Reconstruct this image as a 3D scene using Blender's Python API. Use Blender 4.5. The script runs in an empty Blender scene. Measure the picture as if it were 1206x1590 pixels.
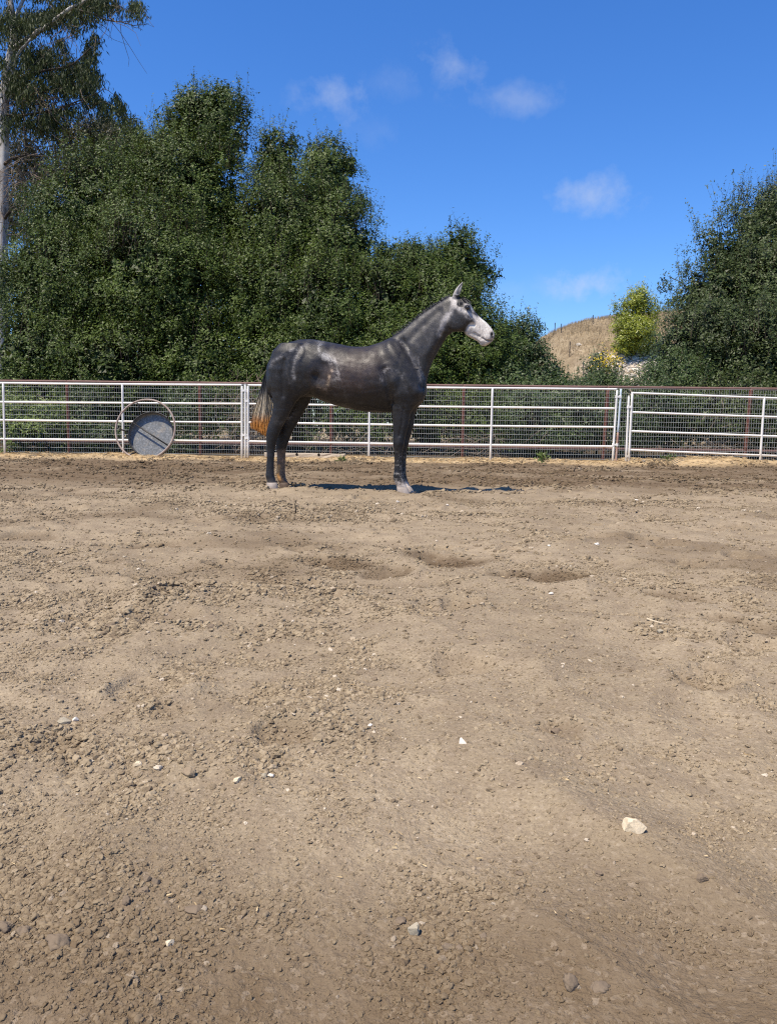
import bpy, math, random
import numpy as np
from mathutils import Vector, Matrix

# ------------------------------------------------------------------ camera, sky, sun
SC = bpy.context.scene
COL = SC.collection
FPX, CX, CY = 1200.0, 603.0, 795.0          # focal length and centre in photo pixels
CAM_H, HORIZON, ROLL = 0.69, 661.0, 0.0125
_th = math.atan2(CY - HORIZON, FPX)
_f = np.array([0, math.cos(_th), -math.sin(_th)])
_r0 = np.array([1.0, 0, 0]); _u0 = np.array([0, math.sin(_th), math.cos(_th)])
_r = _r0 * math.cos(ROLL) + _u0 * math.sin(ROLL)
_u = _u0 * math.cos(ROLL) - _r0 * math.sin(ROLL)
CAMP = np.array([0.0, 0.0, CAM_H])
cam_d = bpy.data.cameras.new("camera"); cam = bpy.data.objects.new("camera", cam_d); COL.objects.link(cam)
cam_d.sensor_fit = 'VERTICAL'; cam_d.sensor_height = 36.0; cam_d.lens = 36.0 * FPX / 1590.0
cam_d.clip_start = 0.02; cam_d.clip_end = 2000
M = Matrix.Identity(4)
for i in range(3):
    M[i][0] = _r[i]; M[i][1] = _u[i]; M[i][2] = -_f[i]; M[i][3] = CAMP[i]
cam.matrix_world = M
SC.camera = cam

SUN = np.array([-0.37, -0.34, 1.0]); SUN = SUN / np.linalg.norm(SUN)     # towards the sun
sun_d = bpy.data.lights.new("sun", 'SUN'); sun = bpy.data.objects.new("sun", sun_d); COL.objects.link(sun)
sun_d.energy = 5.0; sun_d.angle = math.radians(0.53); sun_d.color = (1.0, 0.90, 0.75)
sun.rotation_euler = Vector(SUN).to_track_quat('Z', 'Y').to_euler()
sun.location = (0, 0, 30)

W = bpy.data.worlds.new("World"); SC.world = W; W.use_nodes = True
WN, WL = W.node_tree.nodes, W.node_tree.links
WN.clear()
w_out = WN.new('ShaderNodeOutputWorld'); w_bg = WN.new('ShaderNodeBackground')
w_bg.inputs['Strength'].default_value = 0.064
sky = WN.new('ShaderNodeTexSky'); sky.sky_type = 'NISHITA'; sky.sun_disc = False
sky.sun_elevation = math.asin(SUN[2]); sky.sun_rotation = math.atan2(SUN[0], SUN[1])
sky.air_density = 1.1; sky.dust_density = 0.35; sky.ozone_density = 3.2; sky.altitude = 60
hs = WN.new('ShaderNodeHueSaturation'); hs.inputs['Saturation'].default_value = 1.25
hs.inputs['Value'].default_value = 1.15
WL.new(sky.outputs[0], hs.inputs['Color'])
tint = WN.new('ShaderNodeMix'); tint.data_type = 'RGBA'; tint.blend_type = 'MULTIPLY'; tint.inputs[0].default_value = 1.0
WL.new(hs.outputs[0], tint.inputs[6]); tint.inputs[7].default_value = (1.10, 1.36, 1.86, 1)

def px_dir(px, py):
    d = _f + (px - CX) / FPX * _r - (py - CY) / FPX * _u
    return d / np.linalg.norm(d)

def wmath(op, a, b=None, c=None, clamp=False):
    n = WN.new('ShaderNodeMath'); n.operation = op; n.use_clamp = clamp
    for i, v in enumerate((a, b, c)):
        if v is None: continue
        if isinstance(v, (int, float)): n.inputs[i].default_value = v
        else: WL.new(v, n.inputs[i])
    return n.outputs[0]

tc = WN.new('ShaderNodeTexCoord')
nz = WN.new('ShaderNodeTexNoise'); nz.inputs['Scale'].default_value = 23; nz.inputs['Detail'].default_value = 8
nz.inputs['Roughness'].default_value = 0.62
WL.new(tc.outputs['Generated'], nz.inputs['Vector'])
col = tint.outputs[2]
CLOUDS = [  # px, py, half width, half height, opacity
    (514, 150, 54, 32, .44), (708, 100, 58, 31, .38), (800, 155, 88, 27, .30), (925, 303, 72, 34, .5),
    (918, 441, 66, 30, .62), (600, 128, 50, 30, .12), (850, 447, 110, 26, .16), (590, 205, 60, 26, .10)]
for (px, py, hw, hh, op) in CLOUDS:
    c = px_dir(px, py)
    e1 = px_dir(px + 1, py) - c; e1 -= c * e1.dot(c); e1 /= np.linalg.norm(e1)
    e2 = np.cross(c, e1)
    def dot(v, s):
        n = WN.new('ShaderNodeVectorMath'); n.operation = 'DOT_PRODUCT'
        WL.new(tc.outputs['Generated'], n.inputs[0]); n.inputs[1].default_value = tuple(v * s)
        return n.outputs['Value']
    a = dot(e1, FPX / hw); b = dot(e2, FPX / hh); front = dot(c, 1.0)
    r2 = wmath('ADD', wmath('MULTIPLY', a, a), wmath('MULTIPLY', b, b))
    m = wmath('SUBTRACT', 1.0, wmath('SQRT', r2))
    nn = wmath('MULTIPLY', wmath('SUBTRACT', nz.outputs[0], 0.53), 3.4)
    m = wmath('ADD', m, nn)
    ed = wmath('MULTIPLY_ADD', r2, -0.42, 1.0, clamp=True)
    m = wmath('MULTIPLY', wmath('MULTIPLY', m, 0.9, clamp=True), ed)
    m = wmath('MULTIPLY', m, wmath('GREATER_THAN', front, 0.5))
    m = wmath('MULTIPLY', m, op * .72, clamp=True)
    mix = WN.new('ShaderNodeMix'); mix.data_type = 'RGBA'
    WL.new(m, mix.inputs[0]); WL.new(col, mix.inputs[6]); mix.inputs[7].default_value = (7.6, 8.3, 9.6, 1)
    col = mix.outputs[2]
WL.new(col, w_bg.inputs['Color']); WL.new(w_bg.outputs[0], w_out.inputs['Surface'])

SC.view_settings.view_transform = 'Standard'; SC.view_settings.look = 'None'
SC.view_settings.exposure = 0.45; SC.view_settings.gamma = 1.0
try: SC.view_settings.use_curve_mapping = False
except Exception: pass
SC.render.engine = 'CYCLES'
SC.cycles.max_bounces = 6; SC.cycles.diffuse_bounces = 3; SC.cycles.glossy_bounces = 2
SC.cycles.transmission_bounces = 3; SC.cycles.caustics_reflective = False; SC.cycles.caustics_refractive = False
SC.cycles.filter_width = 1.2; SC.cycles.use_denoising = False

# ------------------------------------------------------------------ helpers
RNG = np.random.default_rng(7)

def nrm(v):
    v = np.asarray(v, float); return v / (np.linalg.norm(v, axis=-1, keepdims=True) + 1e-12)

def at(px, py, Y):
    d = px_dir(px, py); return CAMP + d * (Y / d[1])

def on_plane(px, py, p0, n):
    d = px_dir(px, py); return CAMP + d * (np.dot(np.asarray(p0) - CAMP, n) / np.dot(d, n))

def project(P):
    q = np.asarray(P) - CAMP
    z = q @ _f
    return CX + FPX * (q @ _r) / z, CY - FPX * (q @ _u) / z

def _hash(ix, iy, seed):
    h = (ix.astype(np.int64) * 374761393 + iy.astype(np.int64) * 668265263 + seed * 974634777) & 0xFFFFFFFF
    h = ((h ^ (h >> 13)) * 1274126177) & 0xFFFFFFFF
    h = ((h ^ (h >> 16)) * 2246822519) & 0xFFFFFFFF
    return h ^ (h >> 15)

def noise2(x, y, seed=0):
    """gradient noise, about -1..1"""
    x = np.asarray(x, float); y = np.asarray(y, float)
    x0 = np.floor(x); y0 = np.floor(y); fx = x - x0; fy = y - y0
    u = fx * fx * fx * (fx * (fx * 6 - 15) + 10); v = fy * fy * fy * (fy * (fy * 6 - 15) + 10)
    def g(dx, dy):
        a = _hash(x0 + dx, y0 + dy, seed) * (2 * math.pi / 4294967296.0)
        return np.cos(a) * (fx - dx) + np.sin(a) * (fy - dy)
    n0 = g(0, 0) * (1 - u) + g(1, 0) * u; n1 = g(0, 1) * (1 - u) + g(1, 1) * u
    return (n0 * (1 - v) + n1 * v) * 1.5

def noise3(p, seed=0):
    """cheap 3-d noise from three planar ones"""
    return (noise2(p[:, 0] + 0.37 * p[:, 2], p[:, 1] - .21 * p[:, 2], seed) + noise2(p[:, 1] + 0.31 * p[:, 0], p[:, 2] + .17 * p[:, 0], seed + 11)
            + noise2(p[:, 2] - 0.27 * p[:, 1], p[:, 0] + .23 * p[:, 1], seed + 23)) * 0.62

def sstep(a, b, x):
    t = np.clip((x - a) / (b - a), 0, 1); return t * t * (3 - 2 * t)

def mesh_np(name, verts, faces, mat=None, smooth=False, attrs=None):
    """faces: (n,k) int array, or list of such arrays"""
    verts = np.asarray(verts, np.float32)
    fl = faces if isinstance(faces, list) else [faces]
    fl = [np.asarray(f, np.int32) for f in fl if len(f)]
    me = bpy.data.meshes.new(name)
    me.vertices.add(len(verts)); me.vertices.foreach_set("co", verts.ravel())
    loops = np.concatenate([f.ravel() for f in fl])
    tot = np.concatenate([np.full(len(f), f.shape[1], np.int32) for f in fl])
    start = np.concatenate([[0], np.cumsum(tot)[:-1]]).astype(np.int32)
    me.loops.add(len(loops)); me.loops.foreach_set("vertex_index", loops)
    me.polygons.add(len(tot)); me.polygons.foreach_set("loop_start", start)
    me.polygons.foreach_set("loop_total", tot)
    me.polygons.foreach_set("use_smooth", np.full(len(tot), bool(smooth)))
    me.update(calc_edges=True); me.validate()
    for k, v in (attrs or {}).items():
        v = np.asarray(v, np.float32)
        if v.ndim == 1:
            me.attributes.new(k, 'FLOAT', 'POINT').data.foreach_set("value", v)
        else:
            if v.shape[1] == 3: v = np.concatenate([v, np.ones((len(v), 1), np.float32)], 1)
            me.attributes.new(k, 'FLOAT_COLOR', 'POINT').data.foreach_set("color", np.ascontiguousarray(v).ravel())
    if mat: me.materials.append(mat)
    return me

def tag(o, label=None, cat=None, group=None, kind=None):
    if label: o['label'] = label
    if cat: o['category'] = cat
    if group: o['group'] = group
    if kind: o['kind'] = kind
    return o

def thing(name, label, cat, loc, group=None):
    o = bpy.data.objects.new(name, None); COL.objects.link(o)
    o.location = tuple(float(c) for c in loc); o.empty_display_size = 0.1
    return tag(o, label, cat, group)

def part(name, me, parent=None, kind=None, label=None):
    """me is a mesh in world coordinates; the part's origin becomes its parent's"""
    o = bpy.data.objects.new(name, me); COL.objects.link(o)
    if parent is not None:
        off = Vector((0, 0, 0)); q = parent
        while q is not None: off += q.location; q = q.parent
        me.transform(Matrix.Translation(-off)); o.parent = parent
    if kind: o['kind'] = kind
    if label: o['label'] = label
    return o

def join(ms):
    """list of (verts, [faces arrays]) -> one"""
    V, F3, F4, n = [], [], [], 0
    for v, fs in ms:
        V.append(np.asarray(v, float))
        for f in (fs if isinstance(fs, list) else [fs]):
            f = np.asarray(f, int)
            if len(f) == 0: continue
            (F3 if f.shape[1] == 3 else F4).append(f + n)
        n += len(v)
    out = []
    if F4: out.append(np.concatenate(F4))
    if F3: out.append(np.concatenate(F3))
    return np.concatenate(V), out

def rings_solid(R):
    """R: (m,n,3) rings -> closed solid"""
    m, n, _ = R.shape
    V = np.concatenate([R.reshape(-1, 3), R[0].mean(0)[None], R[-1].mean(0)[None]])
    i = np.arange(m - 1)[:, None] * n; j = np.arange(n)[None]; j2 = (j + 1) % n
    q = np.stack([i + j, i + j2, i + n + j2, i + n + j], -1).reshape(-1, 4)
    jj = np.arange(n); a = m * n
    t0 = np.stack([np.full(n, a), (jj + 1) % n, jj], -1)
    b = (m - 1) * n
    t1 = np.stack([np.full(n, a + 1), b + jj, b + (jj + 1) % n], -1)
    return V, [q, np.concatenate([t0, t1])]

def tube(pts, rad, n=10):
    pts = np.asarray(pts, float); rad = np.broadcast_to(np.asarray(rad, float), (len(pts),))
    t = np.gradient(pts, axis=0); t = nrm(t)
    ref = np.array([0, 0, 1.0]) if abs(t[:, 2]).max() < 0.95 else np.array([0.0, 1, 0])
    if abs(t @ ref).max() > 0.97: ref = np.array([1.0, 0.13, 0])
    a = nrm(np.cross(t, ref)); b = np.cross(t, a)
    ph = np.arange(n) * 2 * math.pi / n
    R = pts[:, None] + rad[:, None, None] * (np.cos(ph)[None, :, None] * a[:, None] + np.sin(ph)[None, :, None] * b[:, None])
    return rings_solid(R)

def box(c, ax, ay, az):
    c, ax, ay, az = (np.asarray(v, float) for v in (c, ax, ay, az))
    V = np.array([c + sx * ax + sy * ay + sz * az for sz in (-1, 1) for sy in (-1, 1) for sx in (-1, 1)])
    F = np.array([[0, 2, 3, 1], [4, 5, 7, 6], [0, 1, 5, 4], [2, 6, 7, 3], [0, 4, 6, 2], [1, 3, 7, 5]])
    return V, [F]

def solid(name, vf, mat, parent, smooth=True, kind=None, label=None):
    return part(name, mesh_np(name, vf[0], vf[1], mat, smooth), parent, kind, label)

# ------------------------------------------------------------------ materials
class NT:
    def __init__(self, name):
        self.m = bpy.data.materials.new(name); self.m.use_nodes = True
        self.n = self.m.node_tree.nodes; self.l = self.m.node_tree.links
        self.b = self.n['Principled BSDF']; self.out = self.n['Material Output']
    def node(self, t, **kw):
        x = self.n.new(t)
        for k, v in kw.items(): setattr(x, k, v)
        return x
    def set(self, inp, v):
        if hasattr(v, 'is_linked') or isinstance(v, bpy.types.NodeSocket): self.l.new(v, inp)
        else: inp.default_value = v
    def coord(self, kind='Object'):
        return self.node('ShaderNodeTexCoord').outputs[kind]
    def noise(self, scale, detail=4, rough=0.55, vec=None, dist=0.0):
        x = self.node('ShaderNodeTexNoise'); x.inputs['Scale'].default_value = scale
        x.inputs['Detail'].default_value = detail; x.inputs['Roughness'].default_value = rough
        x.inputs['Distortion'].default_value = dist
        self.l.new(vec if vec is not None else self.coord(), x.inputs['Vector']); return x.outputs[0]
    def voro(self, scale, vec=None, feature='F1'):
        x = self.node('ShaderNodeTexVoronoi', feature=feature); x.inputs['Scale'].default_value = scale
        self.l.new(vec if vec is not None else self.coord(), x.inputs['Vector']); return x
    def ramp(self, fac, stops, interp='LINEAR'):
        x = self.node('ShaderNodeValToRGB'); r = x.color_ramp; r.interpolation = interp
        while len(r.elements) < len(stops): r.elements.new(0.5)
        for e, (p, c) in zip(r.elements, stops):
            e.position = p; e.color = (c, c, c, 1) if isinstance(c, (int, float)) else (*c, 1)
        self.l.new(fac, x.inputs[0]); return x.outputs[0]
    def mix(self, fac, a, b, mode='MIX'):
        x = self.node('ShaderNodeMix', data_type='RGBA', blend_type=mode)
        self.set(x.inputs[0], fac)
        for s, v in ((x.inputs[6], a), (x.inputs[7], b)):
            if isinstance(v, tuple): s.default_value = (*v, 1) if len(v) == 3 else v
            else: self.l.new(v, s)
        return x.outputs[2]
    def math(self, op, a, b=0.0, clamp=False):
        x = self.node('ShaderNodeMath', operation=op, use_clamp=clamp)
        self.set(x.inputs[0], a); self.set(x.inputs[1], b); return x.outputs[0]
    def attr(self, name, out='Fac'):
        x = self.node('ShaderNodeAttribute'); x.attribute_name = name; return x.outputs[out]
    def bump(self, h, strength=0.3, dist=0.01, normal=None):
        x = self.node('ShaderNodeBump'); x.inputs['Strength'].default_value = strength
        x.inputs['Distance'].default_value = dist; self.l.new(h, x.inputs['Height'])
        if normal is not None: self.l.new(normal, x.inputs['Normal'])
        return x.outputs[0]
    def done(self, color=None, rough=0.8, spec=0.3, normal=None, metal=0.0):
        if color is not None: self.set(self.b.inputs['Base Color'], (*color, 1) if isinstance(color, tuple) else color)
        self.set(self.b.inputs['Roughness'], rough); self.b.inputs['Specular IOR Level'].default_value = spec
        self.b.inputs['Metallic'].default_value = metal
        if normal is not None: self.l.new(normal, self.b.inputs['Normal'])
        return self.m

SOIL_LIGHT, SOIL_MID, SOIL_DAMP_SHADE = (0.366, 0.291, 0.190), (0.252, 0.197, 0.125), (0.108, 0.073, 0.041)

def mat_ground():
    t = NT("loose_soil"); v = t.coord()
    n1 = t.noise(1.3, 5, 0.6, v); n2 = t.noise(9, 5, 0.6, v); n3 = t.noise(120, 3, 0.6, v)
    c = t.mix(t.ramp(n1, [(0.33, 0.0), (0.66, 1.0)]), SOIL_MID, SOIL_LIGHT)
    c = t.mix(t.math('MULTIPLY', t.ramp(n2, [(0.36, 1.0), (0.62, 0.0)]), 0.42), c, (0.150, 0.108, 0.074))
    c = t.mix(t.math('MULTIPLY', t.ramp(n3, [(0.35, 1.0), (0.55, 0.0)]), 0.32), c, (0.13, 0.098, 0.07))
    c = t.mix(t.math('MULTIPLY', t.ramp(n3, [(0.60, 0.0), (0.72, 1.0)]), 0.5), c, (0.46, 0.38, 0.285))
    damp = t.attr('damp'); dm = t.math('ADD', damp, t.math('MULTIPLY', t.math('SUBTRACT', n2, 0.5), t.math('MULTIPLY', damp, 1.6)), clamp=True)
    c = t.mix(dm, c, SOIL_DAMP_SHADE)
    sm = t.attr('straw'); ns = t.noise(14, 5, .7, v)
    c = t.mix(t.math('MULTIPLY', sm, t.ramp(ns, [(0.3, 0.35), (0.6, 1.0)])), c, (0.50, 0.36, 0.19))
    lit = t.attr('litter'); c = t.mix(lit, c, (0.055, 0.042, 0.026))
    wv = t.node('ShaderNodeVectorMath', operation='ADD'); t.l.new(v, wv.inputs[0])
    nv = t.node('ShaderNodeTexNoise'); nv.inputs['Scale'].default_value = 90; t.l.new(v, nv.inputs['Vector'])
    sv = t.node('ShaderNodeVectorMath', operation='SCALE'); t.l.new(nv.outputs['Color'], sv.inputs[0]); sv.inputs['Scale'].default_value = .002; t.l.new(sv.outputs[0], wv.inputs[1])
    g1 = t.voro(130, wv.outputs[0]); g2 = t.voro(330, wv.outputs[0])
    c = t.mix(t.math('MULTIPLY', t.ramp(g2.outputs['Color'], [(.1, 1.0), (.5, 0.0)]), .22), c, (0.16, 0.118, 0.08))
    c = t.mix(t.math('MULTIPLY', t.ramp(g1.outputs['Color'], [(.72, 0.0), (.95, 1.0)]), .25), c, (0.47, 0.385, 0.28))
    h = t.math('ADD', t.noise(70, 4.0, 0.6, v), t.math('MULTIPLY', t.noise(240, 2.0, 0.5, v), .35))
    return t.done(c, 0.95, 0.10, t.bump(h, 0.8, 0.010))

def mat_clod():
    t = NT("soil_clod"); v = t.coord()
    oi = t.node('ShaderNodeObjectInfo'); rnd = oi.outputs['Random']
    c = t.ramp(rnd, [(0.0, (0.17, 0.130, 0.084)), (0.25, (0.252, 0.196, 0.124)), (0.62, (0.310, 0.244, 0.156)),
                     (0.965, (0.355, 0.284, 0.186)), (0.988, (0.42, 0.34, 0.24)), (0.9985, (0.60, 0.52, 0.40))])
    n = t.noise(2.2, 5, 0.65, v)
    c = t.mix(t.math('MULTIPLY', t.ramp(n, [(0.3, 1.0), (0.65, 0.0)]), 0.35), c, (0.14, 0.102, 0.07))
    a = t.node('ShaderNodeAttribute', attribute_type='INSTANCER'); a.attribute_name = 'damp_shade_v'
    c = t.mix(t.math('MULTIPLY', a.outputs['Fac'], .9), c, SOIL_DAMP_SHADE)
    return t.done(c, 0.95, 0.10)

def mat_plain(name, color, rough=0.8, spec=0.3, var=0.25, scale=6, dark=(0.05, 0.04, 0.03), bump=0.2, metal=0.0, bscale=40, bdist=.004):
    t = NT(name); v = t.coord(); n = t.noise(scale, 6, 0.62, v)
    c = t.mix(t.math('MULTIPLY', t.ramp(n, [(0.35, 1.0), (0.68, 0.0)]), var), color, dark)
    return t.done(c, rough, spec, t.bump(t.noise(bscale, 5, .6, v), bump, bdist), metal)

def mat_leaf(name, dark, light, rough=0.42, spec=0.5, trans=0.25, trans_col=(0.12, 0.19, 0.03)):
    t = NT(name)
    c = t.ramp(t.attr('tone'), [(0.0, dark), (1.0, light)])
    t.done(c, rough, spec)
    tr = t.node('ShaderNodeBsdfTranslucent'); tr.inputs['Color'].default_value = (*trans_col, 1)
    mx = t.node('ShaderNodeMixShader'); mx.inputs[0].default_value = trans
    t.l.new(t.b.outputs[0], mx.inputs[1]); t.l.new(tr.outputs[0], mx.inputs[2]); t.l.new(mx.outputs[0], t.out.inputs[0])
    return t.m

MG = mat_ground(); MCLOD = mat_clod()
M_white = mat_plain("white_painted_pipe", (0.80, 0.79, 0.74), 0.42, 0.45, 0.22, 9, (0.45, 0.38, 0.28), 0.1)
def mat_white_pipe():
    t = NT("white_painted_pipe"); v = t.coord(); n = t.noise(9, 6, .62, v); n2 = t.noise(34, 5, .7, v)
    c = t.mix(t.math('MULTIPLY', t.ramp(n, [(.38, 1.0), (.68, 0.0)]), .22), (0.80, 0.785, 0.73), (0.50, 0.44, 0.34))
    c = t.mix(t.math('MULTIPLY', t.ramp(n2, [(.66, 0.0), (.72, 1.0)]), .7), c, (0.26, 0.14, 0.085))
    sx = t.node('ShaderNodeSeparateXYZ'); t.l.new(v, sx.inputs[0])
    z = t.math('ADD', sx.outputs[2], t.math('MULTIPLY', t.math('SUBTRACT', n, .5), .35))
    c = t.mix(t.math('MULTIPLY', t.ramp(z, [(.06, 1.0), (.30, 0.0)]), .7), c, (0.40, 0.32, 0.21))
    return t.done(c, .42, .45)
M_white = mat_white_pipe()
M_blue = mat_plain("blue_grey_painted_pipe", (0.50, 0.60, 0.68), 0.5, 0.4, 0.4, 9, (0.75, 0.74, 0.7), 0.1)
M_rust = mat_plain("rusty_pipe", (0.155, 0.062, 0.042), 0.8, 0.2, 0.5, 7, (0.075, 0.035, 0.028), 0.4)
M_rail = mat_plain("weathered_brown_pipe", (0.19, 0.115, 0.095), 0.7, 0.25, 0.5, 5, (0.10, 0.05, 0.04), 0.3)
M_wire = mat_plain("galvanised_wire", (0.50, 0.52, 0.50), 0.45, 0.5, 0.3, 3, (0.25, 0.24, 0.22), 0.0)
M_bark = mat_plain("oak_bark", (0.085, 0.068, 0.052), 0.9, 0.1, 0.6, 5, (0.03, 0.024, 0.02), 0.8, 0, 14, .03)
M_twig = mat_plain("dry_twig", (0.20, 0.155, 0.115), 0.9, 0.1, 0.4, 5, (0.09, 0.07, 0.055), 0.3)
M_leaf_oak = mat_leaf("oak_leaf", (0.020, 0.036, 0.006), (0.115, 0.165, 0.027), 0.50, 0.24, 0.16, (0.10, 0.14, 0.02))
M_leaf_grey = mat_leaf("grey_oak_leaf", (0.018, 0.030, 0.008), (0.096, 0.130, 0.036), 0.50, 0.26, 0.15, (0.09, 0.13, 0.03))
M_leaf_bush = mat_leaf("bush_leaf", (0.030, 0.050, 0.014), (0.10, 0.150, 0.040), 0.5, 0.4, 0.2, (0.10, 0.16, 0.03))
M_leaf_lit = mat_leaf("pale_weed_leaf", (0.080, 0.120, 0.030), (0.27, 0.34, 0.10), 0.55, 0.3, 0.25, (0.16, 0.22, 0.05))
M_leaf_euc = mat_leaf("eucalyptus_leaf", (0.016, 0.026, 0.007), (0.085, 0.108, 0.030), 0.55, 0.22, 0.18, (0.09, 0.11, 0.035))
M_leaf_euc_dry = mat_leaf("dull_eucalyptus_leaf", (0.035, 0.038, 0.018), (0.13, 0.125, 0.062), 0.5, 0.4, 0.2, (0.12, 0.12, 0.04))
M_leaf_citrus = mat_leaf("yellow_green_leaf", (0.085, 0.125, 0.012), (0.42, 0.45, 0.04), 0.42, 0.5, 0.28, (0.34, 0.36, 0.03))
M_petal = mat_leaf("yellow_petal", (0.45, 0.33, 0.02), (0.75, 0.58, 0.04), 0.6, 0.2, 0.25, (0.6, 0.45, 0.03))
M_dry = mat_leaf("dry_grass_blade", (0.24, 0.18, 0.105), (0.48, 0.38, 0.24), 0.8, 0.15, 0.2, (0.35, 0.26, 0.13))
M_straw = mat_leaf("straw_fibre", (0.34, 0.235, 0.11), (0.72, 0.56, 0.32), 0.7, 0.2, 0.15, (0.5, 0.38, 0.2))

def mat_euc_bark():
    t = NT("pale_peeling_bark"); v = t.coord()
    mp = t.node('ShaderNodeMapping'); mp.inputs['Scale'].default_value = (1, 1, .35); t.l.new(v, mp.inputs[0])
    n = t.noise(5, 6, .65, mp.outputs[0])
    c = t.ramp(n, [(0.30, (0.12, 0.095, 0.075)), (0.44, (0.34, 0.31, 0.28)), (0.56, (0.50, 0.48, 0.45)), (0.75, (0.60, 0.59, 0.56))])
    return t.done(c, 0.75, 0.2, t.bump(n, 0.5, 0.03))
M_eucbark = mat_euc_bark()

def mat_galv():
    t = NT("galvanised_sheet"); v = t.coord()
    w = t.voro(26, v); n = t.noise(7, 5, .6, v); n2 = t.noise(30, 4, .7, v)
    c = t.mix(t.math('MULTIPLY', t.ramp(n2, [(0.5, 0.0), (0.66, 1.0)]), .6), (0.115, 0.12, 0.12), (0.40, 0.40, 0.39))
    c = t.mix(t.math('MULTIPLY', t.ramp(w.outputs['Color'], [(0.2, 0.0), (0.9, 1.0)]), .40), c, (0.20, 0.22, 0.235))
    c = t.mix(t.math('MULTIPLY', t.ramp(n, [(0.56, 0.0), (0.72, 1.0)]), .55), c, (0.36, 0.30, 0.22))
    return t.done(c, 0.55, 0.45, t.bump(n2, 0.15, .004), 0.15)
M_galv = mat_galv()

def mat_hill():
    t = NT("dry_hill_earth"); v = t.coord()
    n = t.noise(0.45, 6, .65, v); n2 = t.noise(3.0, 6, .7, v)
    c = t.ramp(n, [(0.33, (0.22, 0.168, 0.102)), (0.5, (0.32, 0.252, 0.156)), (0.68, (0.42, 0.34, 0.22))])
    c = t.mix(t.math('MULTIPLY', t.ramp(n2, [(0.4, 1.0), (0.62, 0.0)]), .5), c, (0.15, 0.105, 0.065))
    rk = t.attr('rock'); c = t.mix(t.math('MULTIPLY', rk, t.ramp(n2, [(0.42, 0.1), (0.56, 1.0)])), c, (0.62, 0.52, 0.40))
    return t.done(c, 0.95, 0.1, t.bump(n2, 0.9, 0.2))
M_hill = mat_hill()
M_rock = mat_plain("pale_limestone", (0.62, 0.56, 0.46), 0.85, 0.2, 0.5, 1.6, (0.30, 0.25, 0.19), 0.6, 0, 8, .05)

# ------------------------------------------------------------------ ground
PITS = []      # x, y, radius, depth, damp, stretch
def gpt(px, py):
    d = px_dir(px, py); return CAMP + d * (-CAM_H / d[2])
for (px, py, r, dep, dm) in [(690, 871, .16, .035, 1.0), (655, 864, .10, .02, .75), (860, 894, .13, .03, .95), (815, 892, .10, .02, .8), (522, 879, .13, .03, .95),
                        (598, 888, .10, .02, .75), (1050, 925, .12, .03, .6), (1130, 965, .10, .03, .65), (1090, 1068, .07, .02, .55), (490, 876, .1, .02, .6),
                        (240, 846, .14, .02, .6), (450, 850, .12, .02, .4), (185, 757, .35, .02, .7), (120, 742, .35, .02, .6), (330, 748, .3, .02, .55), (790, 742, .5, .02, .5),
                        (560, 737, .5, .02, .65), (520, 741, .4, .02, .6), (1040, 745, .5, .02, .5), (880, 763, .25, .02, .5), (40, 835, .14, .02, .5),
                        (255, 955, .12, .025, .25), (445, 1145, .06, .022, .35), (70, 1155, .07, .02, .35), (870, 1140, .05, .015, .35), (265, 1105, .05, .012, .2),
                        (715, 1035, .08, .02, .3), (1180, 975, .1, .02, .5), (1100, 880, .13, .02, .4)]:
    p = gpt(px, py); PITS.append((p[0], p[1], r * (1.2 if dm > .7 else 1.0), dep * .8, dm * .88))
_rp = np.random.default_rng(31)
for i in range(230):
    y = 1.5 + 12.6 * _rp.random() ** 0.75; x = (_rp.random() * 2 - 1) * (0.62 * y + 0.8)
    PITS.append((x, y, 0.05 + .06 * _rp.random(), (0.014 + 0.034 * _rp.random()) * min(1, .3 + y / 7), 0.55 * _rp.random() ** 2))
PITS = np.array(PITS)

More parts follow.
